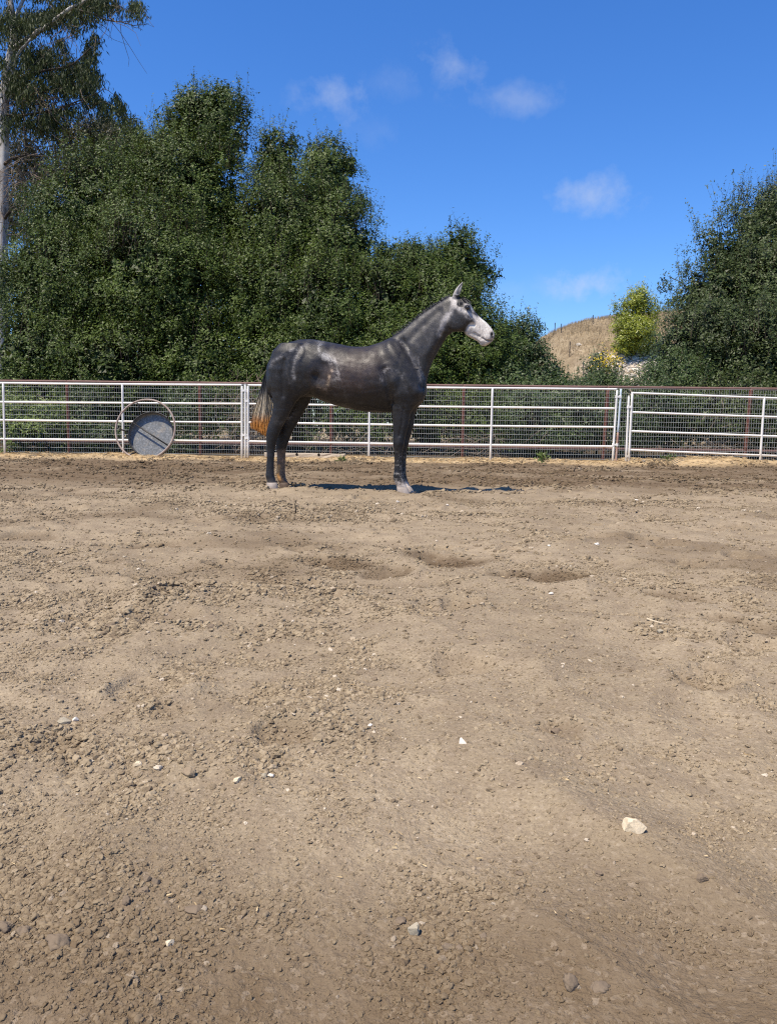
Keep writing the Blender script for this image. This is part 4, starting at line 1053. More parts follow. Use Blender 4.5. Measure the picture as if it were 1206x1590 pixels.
NF = legrows([(640, 130, 420, .07), (700, 165, 432, .085), (760, 185, 438, .088), (820, 196, 438, .084), (880, 205, 418, .080), (920, 213, 378, .073), (960, 220, 354, .065), (1050, 225, 338, .054), (1110, 227, 320, .047), (1150, 226, 311, .047),
              (1185, 226, 307, .048), (1215, 232, 300, .042), (1260, 236, 294, .034), (1320, 237, 291, .032), (1370, 233, 293, .034), (1400, 227, 297, .039), (1430, 229, 305, .038), (1460, 244, 316, .034), (1490, 256, 330, .037), (1502, 258, 334, .036)], -.135)
FF = legrows([(760, 270, 445, .08), (820, 280, 440, .084), (880, 292, 425, .080), (920, 296, 402, .073), (960, 298, 386, .065), (1050, 290, 372, .054), (1110, 286, 357, .048), (1150, 285, 343, .047),
              (1185, 284, 337, .047), (1220, 283, 328, .041), (1280, 281, 321, .033), (1340, 281, 319, .032), (1400, 283, 321, .039), (1430, 291, 329, .037), (1460, 302, 340, .034), (1485, 314, 353, .037), (1494, 316, 357, .036)], .135)
NH = legrows([(180, 300, 500, .08), (250, 240, 540, .115), (330, 214, 572, .135), (400, 204, 582, .142), (470, 207, 580, .135), (540, 216, 560, .122), (600, 228, 512, .104), (680, 240, 438, .085), (740, 240, 402, .074), (800, 230, 374, .064),
              (850, 210, 346, .058), (900, 192, 316, .055), (950, 184, 294, .054), (1000, 184, 276, .050), (1050, 187, 263, .043), (1090, 188, 255, .037), (1200, 187, 250, .034), (1270, 182, 250, .036), (1310, 177, 253, .041), (1345, 187, 264, .039), (1375, 193, 272, .040), (1388, 194, 276, .039)], -.14)
FH = legrows([(420, 330, 600, .12), (500, 322, 600, .118), (600, 318, 590, .104), (690, 318, 548, .087), (770, 308, 502, .072), (860, 290, 450, .060), (920, 276, 416, .055), (970, 268, 392, .054), (1030, 267, 370, .050), (1080, 271, 353, .042),
              (1130, 274, 347, .036), (1230, 275, 343, .034), (1300, 270, 346, .038), (1340, 279, 354, .038), (1375, 298, 373, .039), (1388, 300, 380, .038)], .14)

def ear(side):
    base = hloc(*z4(432, 285), side * .045); tip = hloc(*z4(543 if side < 0 else 540, 68 if side < 0 else 92), side * (.060))
    d = tip - base; L = np.linalg.norm(d); d = d / L; f = nrm(np.cross(d, [0, 1.0, 0])); ph = np.arange(16) * 2 * math.pi / 16; R = []
    for t, wf, wl in [(-.12, .030, .024), (.0, .032, .026), (.15, .033, .028), (.35, .032, .027), (.55, .026, .023), (.75, .018, .017), (.9, .011, .010), (1.0, .004, .004)]:
        c = base + d * L * t + f * .004 * math.sin(t * 3.1) * (1 if f[0] < 0 else -1)
        R.append(c + np.cos(ph)[:, None] * wf * f + np.sin(ph)[:, None] * wl * np.array([0, 1.0, 0]))
    return rings_solid(np.array(R))
def ell(conv, x, y, t, rs, rt, rz, rot=0):
    V, F = ICO[3]; V = V * np.array([rs, rt, rz])
    c, s = math.cos(rot), math.sin(rot); V = np.stack([V[:, 0] * c - V[:, 2] * s, V[:, 1], V[:, 0] * s + V[:, 2] * c], -1)
    return V + hloc(*conv(x, y), t), F

def build_horse():
    base = HO + np.array([0, 0, gz(HO[0], HO[1])])
    horse = thing("horse", "dark dappled grey horse with a pale face standing side-on in the dirt arena", "horse", base)
    pieces = [loft_pairs(TRUNK, z1, egg=.10, n=40), loft_pairs(NECK, z1, egg=.16, n=36), loft_pairs(HEAD, z4, n=32, power=.9, egg=-.02),
              loft_pairs(NF, z3), loft_pairs(FF, z3), loft_pairs(NH, z2), loft_pairs(FH, z2), ear(-1), ear(1)]
    # fuller muscle: shoulder, triceps, haunch, jowl, breast (both sides)
    for sd in (-1, 1):
        pieces += [ell(z1, 700, 470, sd * .135, .17, .085, .26, .35), ell(z1, 690, 555, sd * .14, .12, .075, .13), ell(z1, 230, 450, sd * .17, .24, .11, .27, -.2),
                   ell(z1, 765, 545, sd * .085, .09, .075, .11), ell(z4, 445, 625, sd * .066, .105, .030, .10), ell(z4, 600, 425, sd * .082, .035, .022, .028),
                   ell(z4, 960, 835, sd * .040, .026, .018, .034), ell(z4, 838, 950, sd * .012, .042, .024, .034), ell(z4, 935, 890, sd * .016, .036, .026, .036)]
    V, F = join(pieces)
    tmp = bpy.data.objects.new("horse_volume", mesh_np("horse_volume", V, F)); COL.objects.link(tmp)
    rm = tmp.modifiers.new("remesh", 'REMESH'); rm.mode = 'VOXEL'; rm.voxel_size = .0078
    sm = tmp.modifiers.new("smooth", 'SMOOTH'); sm.factor = .5; sm.iterations = 13
    dg = bpy.context.evaluated_depsgraph_get(); ev = tmp.evaluated_get(dg); me = bpy.data.meshes.new_from_object(ev)
    bpy.data.objects.remove(tmp)
    n = len(me.vertices); co = np.empty(n * 3, np.float32); me.vertices.foreach_get("co", co); L = co.reshape(-1, 3).astype(float)
    no = np.empty(n * 3, np.float32); me.vertices.foreach_get("normal", no); No = no.reshape(-1, 3).astype(float)
    # picture coordinates of the near flank, mirrored for the far one
    Lm = L.copy(); Lm[:, 1] = -np.abs(Lm[:, 1]); X, Y = project(hworld(Lm))
    X1, Y1 = (X - 380) * 2.8714, (Y - 420) * 2.8714
    X4, Y4 = (X - 660) * 9.2769, (Y - 430) * 9.2769
    X3, Y3 = (X - 560) * 4.5409, (Y - 430) * 4.5409
    X2, Y2 = (X - 380) * 5.4818, (Y - 500) * 5.4818
    lat = np.abs(No[:, 1]); near = L[:, 1] < 0
    def dist_line(pts, PX, PY):
        d = np.full(n, 1e9); pts = np.array(pts, float)
        if len(pts) == 1: return np.hypot(PX - pts[0, 0], PY - pts[0, 1])
        for a, b in zip(pts[:-1], pts[1:]):
            ab = b - a; t = np.clip(((PX - a[0]) * ab[0] + (PY - a[1]) * ab[1]) / (ab @ ab), 0, 1)
            d = np.minimum(d, np.hypot(PX - a[0] - t * ab[0], PY - a[1] - t * ab[1]))
        return d
    legs = ((Y1 > 640)) | ((X1 < 320) & (Y1 > 600))
    disp = np.zeros(n)
    def bumpl(pts, wd, amt, PX=X1, PY=Y1, mask=None):
        g = np.exp(-(dist_line(pts, PX, PY) / wd) ** 2) * amt * (1.9 if PX is X1 else 1.4)
        disp[:] += g * (lat if mask is None else lat * mask)
    body = (~legs).astype(float)
    bumpl([(345, 350)], 24, .016, mask=body); bumpl([(352, 425), (335, 480)], 34, -.020, mask=body); bumpl([(300, 525)], 34, .012, mask=body)
    bumpl([(310, 470), (322, 530)], 14, -.010, mask=body)
    bumpl([(645, 335), (690, 420), (735, 510)], 22, .010, mask=body); bumpl([(700, 315), (745, 385), (785, 470), (790, 520)], 16, -.014, mask=body)
    bumpl([(768, 540)], 30, .016, mask=body); bumpl([(620, 440), (640, 520), (655, 595)], 16, -.014, mask=body); bumpl([(690, 545), (665, 500)], 36, .014, mask=body)
    bumpl([(600, 350), (620, 400)], 26, -.008, mask=body)
    bumpl([(890, 285), (850, 370), (815, 450), (795, 520)], 9, -.010, mask=body); bumpl([(900, 190), (860, 270), (815, 370)], 20, .008, mask=body); bumpl([(860, 180), (780, 260), (720, 320)], 16, -.006, mask=body)
    bumpl([(130, 410), (190, 360), (255, 338), (320, 322)], 11, .0028, mask=body); bumpl([(245, 350), (222, 395), (216, 440), (225, 490), (235, 540)], 13, -.0045, mask=body)
    bumpl([(260, 365), (240, 410), (236, 450)], 13, .0035, mask=body); bumpl([(175, 400), (165, 470), (170, 560)], 10, -.007, mask=body)
    bumpl([(400, 560), (480, 592), (570, 604)], 12, .006, mask=body)
    for i in range(7): bumpl([(430 + i * 26, 390), (420 + i * 27, 470), (440 + i * 26, 560)], 8, -.0007, mask=body)
    # head
    hd = ((X4 > 250) & (Y1 < 360)).astype(float)
    bumpl([(690, 640), (640, 590), (590, 520)], 18, .008, X4, Y4, hd); bumpl([(700, 690), (620, 690), (575, 760)], 24, -.012, X4, Y4, hd)
    bumpl([(600, 440)], 34, -.004, X4, Y4, hd); bumpl([(545, 400), (500, 400)], 26, -.012, X4, Y4, hd); bumpl([(560, 395), (610, 375), (660, 400)], 16, .008, X4, Y4, hd)
    bumpl([(970, 826)], 22, -.018, X4, Y4, hd); bumpl([(820, 878), (880, 915), (935, 922), (965, 915)], 10, -.010, X4, Y4, hd); bumpl([(705, 810), (780, 860)], 16, -.006, X4, Y4, hd)
    bumpl([(620, 830), (720, 870), (800, 930)], 14, .006, X4, Y4, hd); bumpl([(470, 240), (480, 170), (520, 110)], 16, -.010, X4, Y4, hd)
    # tendons, knees
    bumpl([(255, 1225), (252, 1300), (250, 1370)], 8, -.004, X3, Y3, near.astype(float)); bumpl([(270, 1165)], 24, .004, X3, Y3, near.astype(float)); bumpl([(300, 930), (290, 1040), (270, 1120)], 10, -.005, X3, Y3, near.astype(float))
    disp += (.0030 * noise3(L * 6.5, 71) + .0016 * noise3(L * 15, 72)) * (Y1 < 620) * (X1 < 880) + .0009 * noise3(L * 22, 73)
    L2 = L + No * disp[:, None]
    # ------------ coat
    Wp = hworld(L)
    fn = noise3(L * 9, 3); f2 = noise3(L * 26, 4); f3 = noise3(L * 90, 5); f4 = noise3(L * 4, 6)
    C = np.tile(np.array([0.040, 0.038, 0.039]), (n, 1))
    def paint(mask, color, k=1.0):
        m = np.clip(mask * k, 0, 1)[:, None]; C[:] = C * (1 - m) + np.array(color) * m
    def blob(x, y, rx, ry, PX=X1, PY=Y1, p=2): return np.exp(-(((PX - x) / rx) ** 2 + ((PY - y) / ry) ** 2) ** (p / 2))
    def streak(pts, wd, PX=X1, PY=Y1, rag=.7): return np.exp(-(dist_line(pts, PX + fn * wd * rag, PY + f4 * wd * rag) / (wd * (.92 if PX is X1 else 1.0))) ** 2) * (1.15 if PX is X1 else 1.0) * (np.clip(.52 + .30 * fn + .36 * f2 + .55 * f3, 0, 1.15) if PX is X1 else np.clip(.85 + .3 * fn + .2 * f2, 0, 1.15))
    paint(blob(470, 470, 150, 120, p=4), (0.125, 0.074, 0.052), .9); paint(blob(560, 400, 90, 80), (0.110, 0.068, 0.050), .7)
    paint(blob(300, 465, 45, 55), (0.085, 0.062, 0.048), .6)
    paint(blob(810, 270, 85, 130, p=3), (0.155, 0.155, 0.16), .62); paint(blob(765, 390, 60, 130, p=3), (0.125, 0.125, 0.13), .55); paint(blob(640, 520, 70, 80), (0.060, 0.055, 0.053), .6)
    paint(streak([(112, 425), (130, 405), (160, 390), (190, 362), (245, 345), (285, 322)], 11), (0.310, 0.318, 0.326), .75)  # pale body streaks: muscle sheen painted into the coat, plus light hair
    paint(streak([(255, 345), (228, 385), (218, 430), (222, 490)], 10), (0.295, 0.302, 0.310), .7); paint(streak([(190, 395), (188, 450), (200, 500)], 9), (0.186, 0.186, 0.194), .5)
    paint(streak([(335, 335), (335, 362), (375, 385), (402, 420), (412, 470)], 20), (0.403, 0.419, 0.426), .8); paint(streak([(370, 375), (400, 400)], 18), (0.465, 0.480, 0.488), .6)
    paint(streak([(387, 440), (376, 470), (374, 508)], 10), (0.42, 0.335, 0.23), .7); paint(streak([(300, 515), (335, 525), (372, 535)], 15), (0.295, 0.217, 0.147), .7)
    paint(streak([(400, 480), (420, 520), (460, 560)], 16), (0.171, 0.163, 0.155), .5)
    paint(streak([(606, 490), (610, 452), (635, 434), (672, 445), (702, 470)], 13), (0.326, 0.333, 0.349), .75); paint(streak([(700, 470), (720, 500), (725, 540)], 12), (0.202, 0.205, 0.212), .5)
    paint(streak([(690, 310), (735, 365), (768, 430), (790, 485)], 13), (0.248, 0.251, 0.260), .65); paint(streak([(800, 480), (790, 440), (770, 390)], 9), (0.295, 0.298, 0.305), .5)
    paint(streak([(635, 592), (650, 560)], 18), (0.264, 0.217, 0.163), .7); paint(streak([(700, 612), (730, 602), (760, 590)], 12), (0.248, 0.240, 0.232), .6)
    paint(streak([(752, 650), (775, 615), (792, 580)], 10), (0.295, 0.256, 0.217), .7); paint(streak([(200, 640), (180, 660), (165, 690)], 14), (0.217, 0.214, 0.212), .6); paint(streak([(140, 700), (150, 640)], 10), (0.155, 0.139, 0.124), .5)
    paint(np.exp(-np.abs(dist_line([(650, 296), (690, 271), (730, 238), (770, 205), (810, 174), (850, 147), (900, 116)], X1, Y1) / 9) ** 2), (0.035, 0.034, 0.035), .8)
    paint(streak([(725, 262), (790, 205), (860, 155)], 9), (0.178, 0.178, 0.186), .5)
    # salt and pepper of a greying coat
    mott = sstep(.05, .75, .55 * fn + .55 * f2 + .35 * f3) * (Y1 < 640); paint(mott, (0.125, 0.125, 0.13), .34); paint(sstep(.2, .8, -fn * .8 + .4 * f2) * (Y1 < 640), (0.022, 0.021, 0.022), .45)
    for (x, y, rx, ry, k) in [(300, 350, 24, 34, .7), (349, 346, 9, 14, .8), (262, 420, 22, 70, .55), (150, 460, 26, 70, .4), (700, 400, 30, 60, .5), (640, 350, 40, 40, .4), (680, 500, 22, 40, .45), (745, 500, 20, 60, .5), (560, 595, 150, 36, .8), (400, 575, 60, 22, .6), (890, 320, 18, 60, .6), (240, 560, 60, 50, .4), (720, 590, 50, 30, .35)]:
        paint(blob(x + 0, y, rx, ry, X1 + 14 * fn, Y1 + 14 * f4), (0.017, 0.0155, 0.015), k)  # dark patches; those along the belly paint its shade into the coat
    dap = sstep(.25, .8, noise3(L * 17 + 3, 61)) * (1 - sstep(.2, .7, np.abs(noise3(L * 6, 62)))) * (Y1 < 620) * (X1 < 900)
    paint(dap, (0.16, 0.16, 0.163), .33)
    # legs: black points
    leg = ((Y1 > 690) & (X1 > 600)).astype(float) + ((Y2 > 860) & (X2 < 460)).astype(float)
    paint(sstep(640, 720, Y1) * (X1 > 600), (0.026, 0.025, 0.026), .85); paint(sstep(830, 930, Y2) * (X1 < 330), (0.020, 0.019, 0.020), .95)
    nh = near & (X1 < 330); fh = (~near) & (X1 < 330)
    Xr, Yr = project(Wp); Xr2, Yr2 = (Xr - 380) * 5.4818, (Yr - 500) * 5.4818; Xr3, Yr3 = (Xr - 560) * 4.5409, (Yr - 430) * 4.5409
    paint(nh * sstep(1070, 1110, Yr2), (0.035, 0.040, 0.050), .9); paint(nh * sstep(1315, 1345, Yr2) * (.6 + .5 * fn), (0.16, 0.15, 0.15), .8)
    paint(fh * sstep(1060, 1110, Yr2), (0.30, 0.20, 0.125), .9); paint(fh * streak([(285, 1225), (278, 1290), (290, 1330)], 16, Xr2, Yr2), (0.72, 0.38, 0.10), .95); paint(fh * sstep(1330, 1370, Yr2), (0.12, .085, .06), .6)
    fl_ = (X1 > 600)
    paint(fl_ * sstep(1200, 1290, Yr3) * sstep(.10, .7, .7 * f3 + .6 * f2 + sstep(1250, 1440, Yr3) * .35), (0.30, 0.30, 0.29), .8); paint(fl_ * sstep(1425, 1465, Yr3) * np.clip(.75 + .9 * f2, 0, 1), (0.58, 0.54, 0.50), .9)
    # face
    ax_ = (X4 - 640) * .72 + (Y4 - 660) * .69 - 55 * np.abs((X4 - 640) * .69 - (Y4 - 660) * .72) / 260
    hm = ((X4 > 150) & (Y1 < 380)) * 1.0
    paint(hm * blob(450, 620, 190, 190, X4, Y4, 4), (0.105, 0.105, 0.11), .8)
    paint(hm * streak([(390, 290), (400, 420), (345, 540), (270, 660), (205, 830)], 42, X4, Y4, .25), (0.52, 0.52, 0.52), .8); paint(hm * streak([(430, 330), (430, 420)], 40, X4, Y4, .2), (.55, .55, .55), .7)
    paint(hm * streak([(490, 470), (560, 500), (630, 530), (710, 590), (830, 650)], 40, X4, Y4, .2), (0.60, 0.60, 0.60), .85); paint(hm * streak([(560, 500), (590, 580), (640, 620)], 20, X4, Y4, .3), (.45, .45, .45), .7)
    paint(hm * streak([(560, 395), (610, 380), (655, 410), (690, 490)], 22, X4, Y4, .15), (.55, .55, .55), .85)
    paint(hm * streak([(700, 480), (760, 548), (830, 610)], 20, X4, Y4, .2), (0.16, .16, .16), .8)
    paint(hm * sstep(-20, 40, ax_ + 12 * fn), (0.76, 0.74, 0.70), .96); paint(hm * sstep(0, 60, ax_) * sstep(-.2, .7, .7 * f2 + .6 * f3), (0.46, 0.45, 0.435), .38); paint(hm * blob(935, 905, 55, 50, X4, Y4), (0.30, 0.27, 0.255), .6); paint(hm * blob(700, 790, 60, 30, X4, Y4), (.35, .34, .33), .4); paint(hm * streak([(690, 600), (720, 640), (690, 660)], 13, X4, Y4, .2), (.15, .15, .15), .7)
    paint(hm * np.clip(streak([(800, 680), (850, 760)], 36, X4, Y4, .3), 0, 1), (.55, .56, .55), .5); paint(hm * streak([(470, 390), (520, 400)], 22, X4, Y4, .2), (0.02, .02, .02), .9)
    paint(hm * streak([(490, 320), (560, 335), (620, 375)], 24, X4, Y4, .2), (0.035, .034, .034), .9)
    paint(hm * np.exp(-(((X4 - 612) / 40) ** 2 + ((Y4 - 440) / 30) ** 2) ** 2), (0.012, .011, .011), .95)
    paint(hm * np.exp(-(((X4 - 960) / 32) ** 2 + ((Y4 - 828) / 54) ** 2) ** 2), (0.012, .010, .010), .97); paint(hm * streak([(820, 880), (880, 918), (940, 925), (965, 912)], 8, X4, Y4, .05), (.03, .025, .024), .95)
    paint(hm * streak([(700, 830), (745, 848), (785, 838)], 13, X4, Y4, .1), (.10, .10, .10), .75); paint(hm * streak([(930, 945), (960, 930)], 22, X4, Y4, .2), (.38, .30, .29), .6); paint(hm * streak([(815, 965), (830, 980)], 9, X4, Y4, .1), (.08, .08, .08), .6)
    paint(hm * (Y4 < 262) * (X4 > 370) * (.75 + .3 * fn), (0.55, 0.55, 0.55), .85); paint(hm * streak([(478, 250), (488, 180), (528, 100)], 11, X4, Y4, .1), (.05, .05, .05), .8)
    # flecks of mixed hair
    C *= np.clip(1 + .28 * f3 + .22 * f2 + .12 * fn, .45, 1.7)[:, None]
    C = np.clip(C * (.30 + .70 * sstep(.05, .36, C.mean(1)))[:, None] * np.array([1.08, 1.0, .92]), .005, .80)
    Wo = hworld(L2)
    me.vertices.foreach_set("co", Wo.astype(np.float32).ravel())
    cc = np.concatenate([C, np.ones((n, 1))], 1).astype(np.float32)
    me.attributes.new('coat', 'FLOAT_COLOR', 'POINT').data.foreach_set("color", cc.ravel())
    me.polygons.foreach_set("use_smooth", np.ones(len(me.polygons), bool))
    t = NT("horse_coat"); v = t.coord()
    mp = t.node('ShaderNodeMapping'); mp.inputs['Scale'].default_value = (1, 1, .35); t.l.new(v, mp.inputs[0])
    h1 = t.noise(150, 4, .7, mp.outputs[0]); cl = t.attr('coat', 'Color')
    c = t.mix(t.ramp(h1, [(.34, .45), (.62, 0.0)]), cl, (0.012, .011, .011)); c = t.mix(t.math('MULTIPLY', t.ramp(h1, [(.54, 0.0), (.70, 1.0)]), .075), c, (.42, .42, .42))
    t.done(c, t.ramp(t.noise(14, 4, .6, v), [(.34, .36), (.66, .62)]), .40, t.bump(h1, .5, .006))
    pass
    me.materials.clear(); me.materials.append(t.m); me.name = "body"
    me.update()
    part("body", me, horse)
    # eyes
    M_eye = mat_plain("dark_eye", (0.010, 0.007, 0.005), .06, .6, .1)
    for sd in (-1, 1):
        V, F = ICO[3]; p = hworld(hloc(*z4(612, 440), sd * .101)); solid("eye", (V * np.array([.021, .016, .018]) + p, F), M_eye, horse)
    # hooves
    def hoof(rows, conv, tc, mat):
        solid("hoof", (lambda vf: (hworld(vf[0]), vf[1]))(loft_pairs(legrows(rows, tc), conv, n=24)), mat, horse)
    M_h1 = mat_plain("pale_hoof", (0.40, 0.345, 0.295), .7, .3, .5, 14, (.17, .13, .10), .4); M_h2 = mat_plain("brown_hoof", (0.115, 0.078, 0.052), .7, .3, .5, 14, (.05, .035, .025), .4)
    hoof([(1484, 254, 326, .040), (1490, 254, 331, .046), (1515, 256, 341, .054), (1534, 256, 349, .060), (1552, 257, 353, .060)], z3, -.135, M_h1)
    hoof([(1474, 312, 347, .038), (1480, 312, 354, .046), (1500, 316, 367, .054), (1517, 318, 377, .059), (1534, 318, 381, .059)], z3, .135, M_h1)
    hoof([(1366, 190, 268, .042), (1374, 188, 276, .048), (1400, 188, 281, .056), (1421, 189, 285, .060), (1440, 189, 287, .060)], z2, -.14, M_h1)
    hoof([(1366, 298, 368, .040), (1374, 298, 378, .047), (1400, 299, 386, .054), (1424, 299, 394, .058), (1442, 299, 397, .058)], z2, .14, M_h2)
    # tail: strands
    r = np.random.default_rng(55)
    yl = [430, 470, 600, 700, 800, 850, 920, 970]; lx = [182, 160, 134, 106, 83, 74, 88, 135]; rx_ = [200, 208, 232, 252, 257, 255, 244, 215]
    PV, PF, PC, k = [], [], [], 0
    def colr(y, u):
        a = np.clip((y - 590) / 130, 0, 1); b = np.clip((y - 780) / 70, 0, 1)
        dark = np.array([.055, .055, .057]); blond = np.array([.52, .44, .31]); orange = np.array([.50, .215, .045])
        st = max(0, 1 - abs(u - .60) / .13) * .9; st2 = .5 * max(0, 1 - abs(u - .3) / .1)
        c = dark * (1 - a) + blond * a; c = c * (1 - max(st, st2 * (1 - b)) * (1 - .6 * b)) + np.array([.05, .048, .047]) * max(st, st2 * (1 - b)) * (1 - .6 * b)
        if u > .8: c = c * .35 + .65 * (np.array([.34, .32, .30]) * (1 - a) + blond * a)
        return c * (1 - b) + orange * b
    for i in range(3600):
        u = r.random(); lt = (r.random() * 2 - 1); y0 = 432 + 70 * r.random() * (.3 + .7 * u); y1 = 880 + 95 * r.random() ** .8 if r.random() < .8 else 780 + 150 * r.random()
        y1 = min(y1, 985 - 55 * abs(u - .62) / .4); m = 12; ys = np.linspace(y0, y1, m); sh = r.normal() * .04; tone = np.clip(1 + .30 * r.normal(), .35, 1.6); cx = r.normal() * 13 * np.linspace(0, 1, m) ** 2 + 5.5 * np.sin(np.linspace(0, 11, m) + r.random() * 6) * np.linspace(0, 1, m)
        pts, cs = [], []
        for j, y in enumerate(ys):
            uu = np.clip(u + sh * j / m, 0, 1); x = np.interp(y, yl, lx) * (1 - uu) + np.interp(y, yl, rx_) * uu + cx[j]
            tt = lt * (.018 + .055 * sstep(440, 700, y)) * math.sqrt(max(.05, 1 - (2 * uu - 1) ** 2)); pts.append(hloc(*z2(x, y), tt - .02)); cs.append(colr(y, uu) * tone)
        pts = hworld(np.array(pts)); a = r.random() * 6.28; sdir = nrm(np.array([math.cos(a), math.sin(a), .2 * r.normal()])) * .0046; w = np.interp(np.linspace(0, 1, m), [0, .5, 1], [1, 1, .35])[:, None]
        PV.append(np.stack([pts - sdir * w, pts + sdir * w], 1).reshape(-1, 3)); PC.append(np.repeat(np.array(cs), 2, 0)); j = np.arange(m - 1)[:, None] * 2 + k
        PF.append(j + np.array([[0, 1, 3, 2]])); k += 2 * m
    t = NT("tail_hair"); t.done(t.attr('coat', 'Color'), .5, .4)
    # solid heart of the tail so it does not show through
    part("tail", mesh_np("tail", np.concatenate(PV), np.concatenate(PF), t.m, True, {'coat': np.concatenate(PC)}), horse)
    # mane and forelock
    def hair(name, roots, dirs, n_, col_, ln, wd):
        PV, PF, PC, k = [], [], [], 0
        for i in range(n_):
            s = r.random() * (len(roots) - 1); a = int(s); f = s - a; p = roots[a] * (1 - f) + roots[a + 1] * f; d = dirs[a] * (1 - f) + dirs[a + 1] * f
            p = p + np.array([r.normal() * .006, r.normal() * .008, r.normal() * .003]); d = nrm(d + r.normal(size=3) * .22); m = 5; q = np.linspace(0, 1, m)[:, None]; l = ln * (.6 + .6 * r.random())
            pts = hworld(p + d * q * l + np.array([0, 0, -1.0]) * (q ** 2) * l * .45); sd = nrm(r.normal(size=3)) * wd
            PV.append(np.stack([pts - sd, pts + sd], 1).reshape(-1, 3)); PC.append(np.tile(np.array(col_) * np.clip(1 + .35 * r.normal(), .4, 2), (2 * m, 1))); j = np.arange(m - 1)[:, None] * 2 + k; PF.append(j + np.array([[0, 1, 3, 2]])); k += 2 * m
        part(name, mesh_np(name, np.concatenate(PV), np.concatenate(PF), t.m, True, {'coat': np.concatenate(PC)}), horse)
    crest = [hloc(*z1(x, y)) for (x, y) in [(665, 294), (690, 278), (730, 245), (770, 212), (810, 181), (850, 154), (885, 133), (912, 118)]]
    hair("mane", crest, [np.array([-.15, .55, .55])] * len(crest), 900, (.035, .034, .034), .055, .0028)
    fore = [hloc(*z4(x, y), tt) for (x, y, tt) in [(455, 292, 0.0), (490, 296, -.02), (520, 310, -.03)]]
    hair("forelock", fore, [np.array([.75, -.25, -.35])] * 3, 160, (.030, .029, .029), .10, .003)
build_horse()

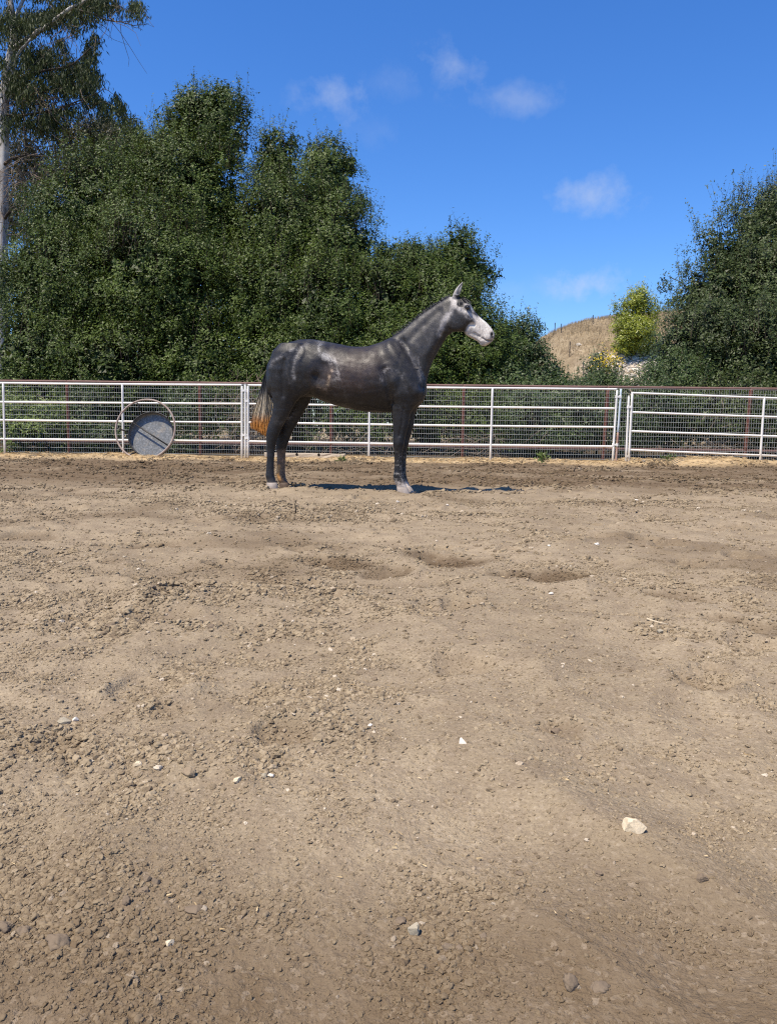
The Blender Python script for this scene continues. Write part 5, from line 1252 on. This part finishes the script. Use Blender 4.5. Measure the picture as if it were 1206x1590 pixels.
# ------------------------------------------------------------------ single stones and clods that stand out
M_st_cream = mat_plain("cream_stone", (0.70, 0.585, 0.40), .85, .2, .45, 26, (.52, .40, .25), .5, 0, 60, .006)
M_st_white = mat_plain("white_stone", (0.74, 0.68, 0.58), .85, .2, .35, 40, (.45, .38, .30), .4, 0, 90, .004)
M_st_grey = mat_plain("grey_green_stone", (0.40, 0.35, 0.25), .85, .2, .5, 40, (.17, .14, .11), .5, 0, 90, .004)
M_st_dirt = mat_plain("earth_clod", (0.27, 0.209, 0.137), .95, .1, .45, 30, (.20, .15, .105), .5, 0, 160, .003)
M_st_dark = mat_plain("dark_earth_clod", (0.20, 0.152, 0.103), .95, .1, .45, 30, (.13, .098, .07), .5, 0, 160, .003)
STONES = [(985, 1290, 37, 24, M_st_cream, 1.0, "largest pale cream angular rock lying alone on the dirt"), (717, 1154, 16, 10, M_st_white, 1.0, "small blocky white stone in the middle of the near dirt"),
          (641, 1450, 18, 26, M_st_grey, .9, "upright grey-green stone chip standing near the front dirt"), (368, 1214, 15, 11, M_st_cream, .8, "cream stone chip left of the paired pale stones"),
          (410, 1206, 12, 9, M_st_grey, .6, "pinkish grey pebble, left of the paired pale stones"), (422, 1206, 11, 8, M_st_white, .7, "whitest pebble, right of the paired pale stones"),
          (93, 1466, 34, 22, M_st_dirt, .2, "big brown earth clod with deep shadow near the lower left corner"), (3, 1441, 26, 20, M_st_dark, .3, "dark clod cut by the left picture edge"),
          (38, 1450, 22, 16, M_st_dirt, .3, "brown clod between the big clod and the left edge"), (621, 1431, 19, 9, M_st_dark, .1, "flat dark oval clod above the grey-green stone chip"),
          (694, 1474, 16, 13, M_st_dirt, .2, "left one of two round clods beside the grey-green chip"), (712, 1475, 14, 12, M_st_dirt, .2, "right one of two round clods beside the grey-green chip"),
          (886, 1531, 26, 28, M_st_dirt, .3, "largest earth clod near the bottom edge right of centre"), (931, 1535, 24, 13, M_st_dirt, .2, "flat oval clod right of the largest bottom clod"),
          (236, 908, 10, 9, M_st_dark, .3, "small dark clod left of the middle in the far dirt"), (172, 974, 18, 9, M_st_dark, .4, "flat dark clod in the left middle of the dirt"),
          (329, 974, 14, 9, M_st_dark, .4, "dark clod with black shadow near the left middle"), (575, 1127, 8, 6, M_st_white, .7, "tiny white chip above the blocky white stone, further left"),
          (1023, 983, 12, 8, M_st_grey, .8, "grey stone beside the pale twig on the right"), (862, 1137, 22, 9, M_st_dark, .4, "flat dark clod behind a smooth dirt patch right of centre"),
          (101, 1123, 20, 11, M_st_grey, .8, "grey flat stone at the left with shadow below"), (117, 1119, 10, 8, M_st_white, .7, "pale pebble touching the grey flat stone at the left"),
          (224, 1382, 16, 12, M_st_dirt, .3, "left clod of the crumbly group at lower left"), (243, 1372, 14, 13, M_st_dirt, .3, "right clod of the crumbly group at lower left"), (229, 1366, 16, 10, M_st_dirt, .3, "upper clod of the crumbly group at lower left"),
          (195, 1400, 13, 12, M_st_dirt, .1, "round clod just below the crumbly group at lower left"), (302, 1414, 26, 13, M_st_dirt, .4, "long low clod in the left foreground"), (263, 1469, 14, 16, M_st_cream, 1.0, "tan wedge-shaped chip in the left foreground"),
          (293, 1202, 22, 14, M_st_dirt, .3, "rounded clod left of the cream stone chip"), (215, 1189, 16, 10, M_st_cream, .7, "pale flat chip at the left above the rounded clod"), (400, 1050, 0, 0, None, 0, ""),
          (1088, 1366, 20, 12, M_st_dirt, .5, "cracked clod at the right below the cream rock"), (930, 1358, 13, 9, M_st_dark, .3, "dark clod below and left of the cream rock"), (806, 1357, 14, 9, M_st_dark, .3, "dark clod in the near dirt right of centre"),
          (504, 1098, 0, 0, None, 0, ""), (582, 1055, 12, 8, M_st_dark, .4, "dark clod in the centre of the dirt"), (434, 997, 10, 7, M_st_dark, .3, "dark clod left of centre in the dirt"), (504, 999, 9, 7, M_st_dark, .3, "dark clod just left of the centre line"),
          (925, 846, 9, 5, M_st_white, .7, "flat white stone in the far dirt right of the horse"), (851, 848, 7, 4, M_st_white, .7, "white chip in the far dirt left of the flat white stone"), (855, 923, 8, 5, M_st_white, .7, "white chip below the dark moist hoof marks"),
          (987, 777, 7, 4, M_st_white, .7, "white chip near the fence at the right"), (617, 780, 6, 4, M_st_white, .7, "small white chip in front of the horse's front hooves"), (694, 785, 6, 4, M_st_white, .7, "small pale chip right of the horse's front hooves"), (750, 1455, 12, 9, M_st_dirt, .2, "small round clod right of the two round clods")]
for i, (px, py, w, hh, m, ang, lab) in enumerate(STONES):
    if m is None: continue
    if m is M_st_dirt and py > 1360: m = M_st_dark  # near clods darkened to match the painted dim strip of soil
    p = ground_at(px, py); s = np.linalg.norm(p - CAMP) / FPX
    V, F = rock_shape(300 + i, 4, ang, .22 if ang > .5 else .32, 1.0)
    e = max(.35, (p[1] ** 2 + .3) ** .5 * 0 + math.sin(math.atan2(CAM_H, p[1])))
    zr = hh * s / 2 * 1.05; a = i * 1.7
    V = V * np.array([w * s / 2, w * s / 2 * .8, zr])
    c, sn = math.cos(a * .0), math.sin(a * .0)
    name = "earth_clod" if m in (M_st_dirt, M_st_dark) else "stone"
    me = mesh_np(name, V, F, m, ang < .5)
    o = bpy.data.objects.new(name, me); COL.objects.link(o); o.location = (p[0], p[1], gz(p[0], p[1]) + zr * (.12 if name == "earth_clod" else .40))
    tag(o, lab, "clod" if name == "earth_clod" else "stone", "clods lying on the dirt" if name == "earth_clod" else "pale stones lying on the dirt")

def twig(label, pts, rad, mat, name="twig", lift=.006):
    q = []
    for (px, py, up) in pts:
        g = ground_at(*pts[0][:2]) if up else ground_at(px, py)
        q.append(at(px, py, g[1]) if up else g + np.array([0, 0, lift]))
    o = solid(name, tube(np.array(q), np.linspace(rad, rad * .5, len(q)), 6), mat, None); tag(o, label, "twig")
twig("dark bent twig stuck in the dirt in front of the hind hooves", [(459, 798, 0), (459.5, 790, 1), (458, 783, 1), (460.5, 776, 1)], .006, M_bark)
twig("pale thin straw leaning beside the dark bent twig", [(470, 803, 0), (466, 795, 1), (463, 790, 1)], .004, mat_plain("pale_straw", (.62, .50, .32), .8, .2))
twig("pale straw lying in the dirt right of centre", [(863, 832, 0), (873, 845, 0), (883, 856, 0)], .004, mat_plain("straw_stem", (.58, .46, .28), .8, .2))
twig("pale crooked twig lying in the dirt at the right", [(1003, 963, 0), (1014, 967, 0), (1026, 970, 0), (1036, 972, 0)], .004, mat_plain("bleached_twig", (.58, .48, .33), .8, .2))
twig("dark stick poking from the dirt near the fence at the right", [(1105, 887 - 155, 0), (892.5, 728, 1)] if False else [(890, 732, 0), (892, 728, 1), (893.5, 724, 1)], .012, M_bark)

def weed(label, px, py, hgt, wdt, seed, mat, n=60):
    r = np.random.default_rng(seed); p = ground_at(px, py); s = p[1] / FPX
    t = thing("weed", label, "weed", p); B = p + np.stack([r.normal(size=n) * wdt * s * .3, r.normal(size=n) * wdt * s * .3, hgt * s * r.random(n) * .8], -1)
    V, F, tone = leaves_mesh(B, r.normal(size=(n, 3)) * .6 + [0, 0, .6], r.normal(size=(n, 3)) + [0, -.4, .6], .05 + .05 * r.random(n), .016 + .02 * r.random(n), r.random(n))
    part("leaves", mesh_np("leaves", V, F, mat, False, {'tone': tone}), t, kind='stuff')
    ms = [tube([p + [0, 0, -.02], p + np.array([r.normal() * wdt * s * .2, r.normal() * .05, hgt * s * (.6 + .4 * r.random())])], [.005, .003], 4) for _ in range(5)]
    solid("stem", join(ms), M_twig, t, kind='stuff')
weed("leafy green weed at the fence foot right of the horse", 842, 718, 17, 16, 1, M_leaf_lit, 70)
weed("little green tuft at the right end of the bleached timber", 530, 716.5, 6, 10, 2, M_leaf_lit, 40)
weed("green tuft under the mesh in the washed-out dip at the right", 1037, 719, 14, 22, 3, M_leaf_bush, 80)
weed("small green weed at the foot of the left white upright", 6, 704, 9, 10, 4, M_leaf_lit, 40)
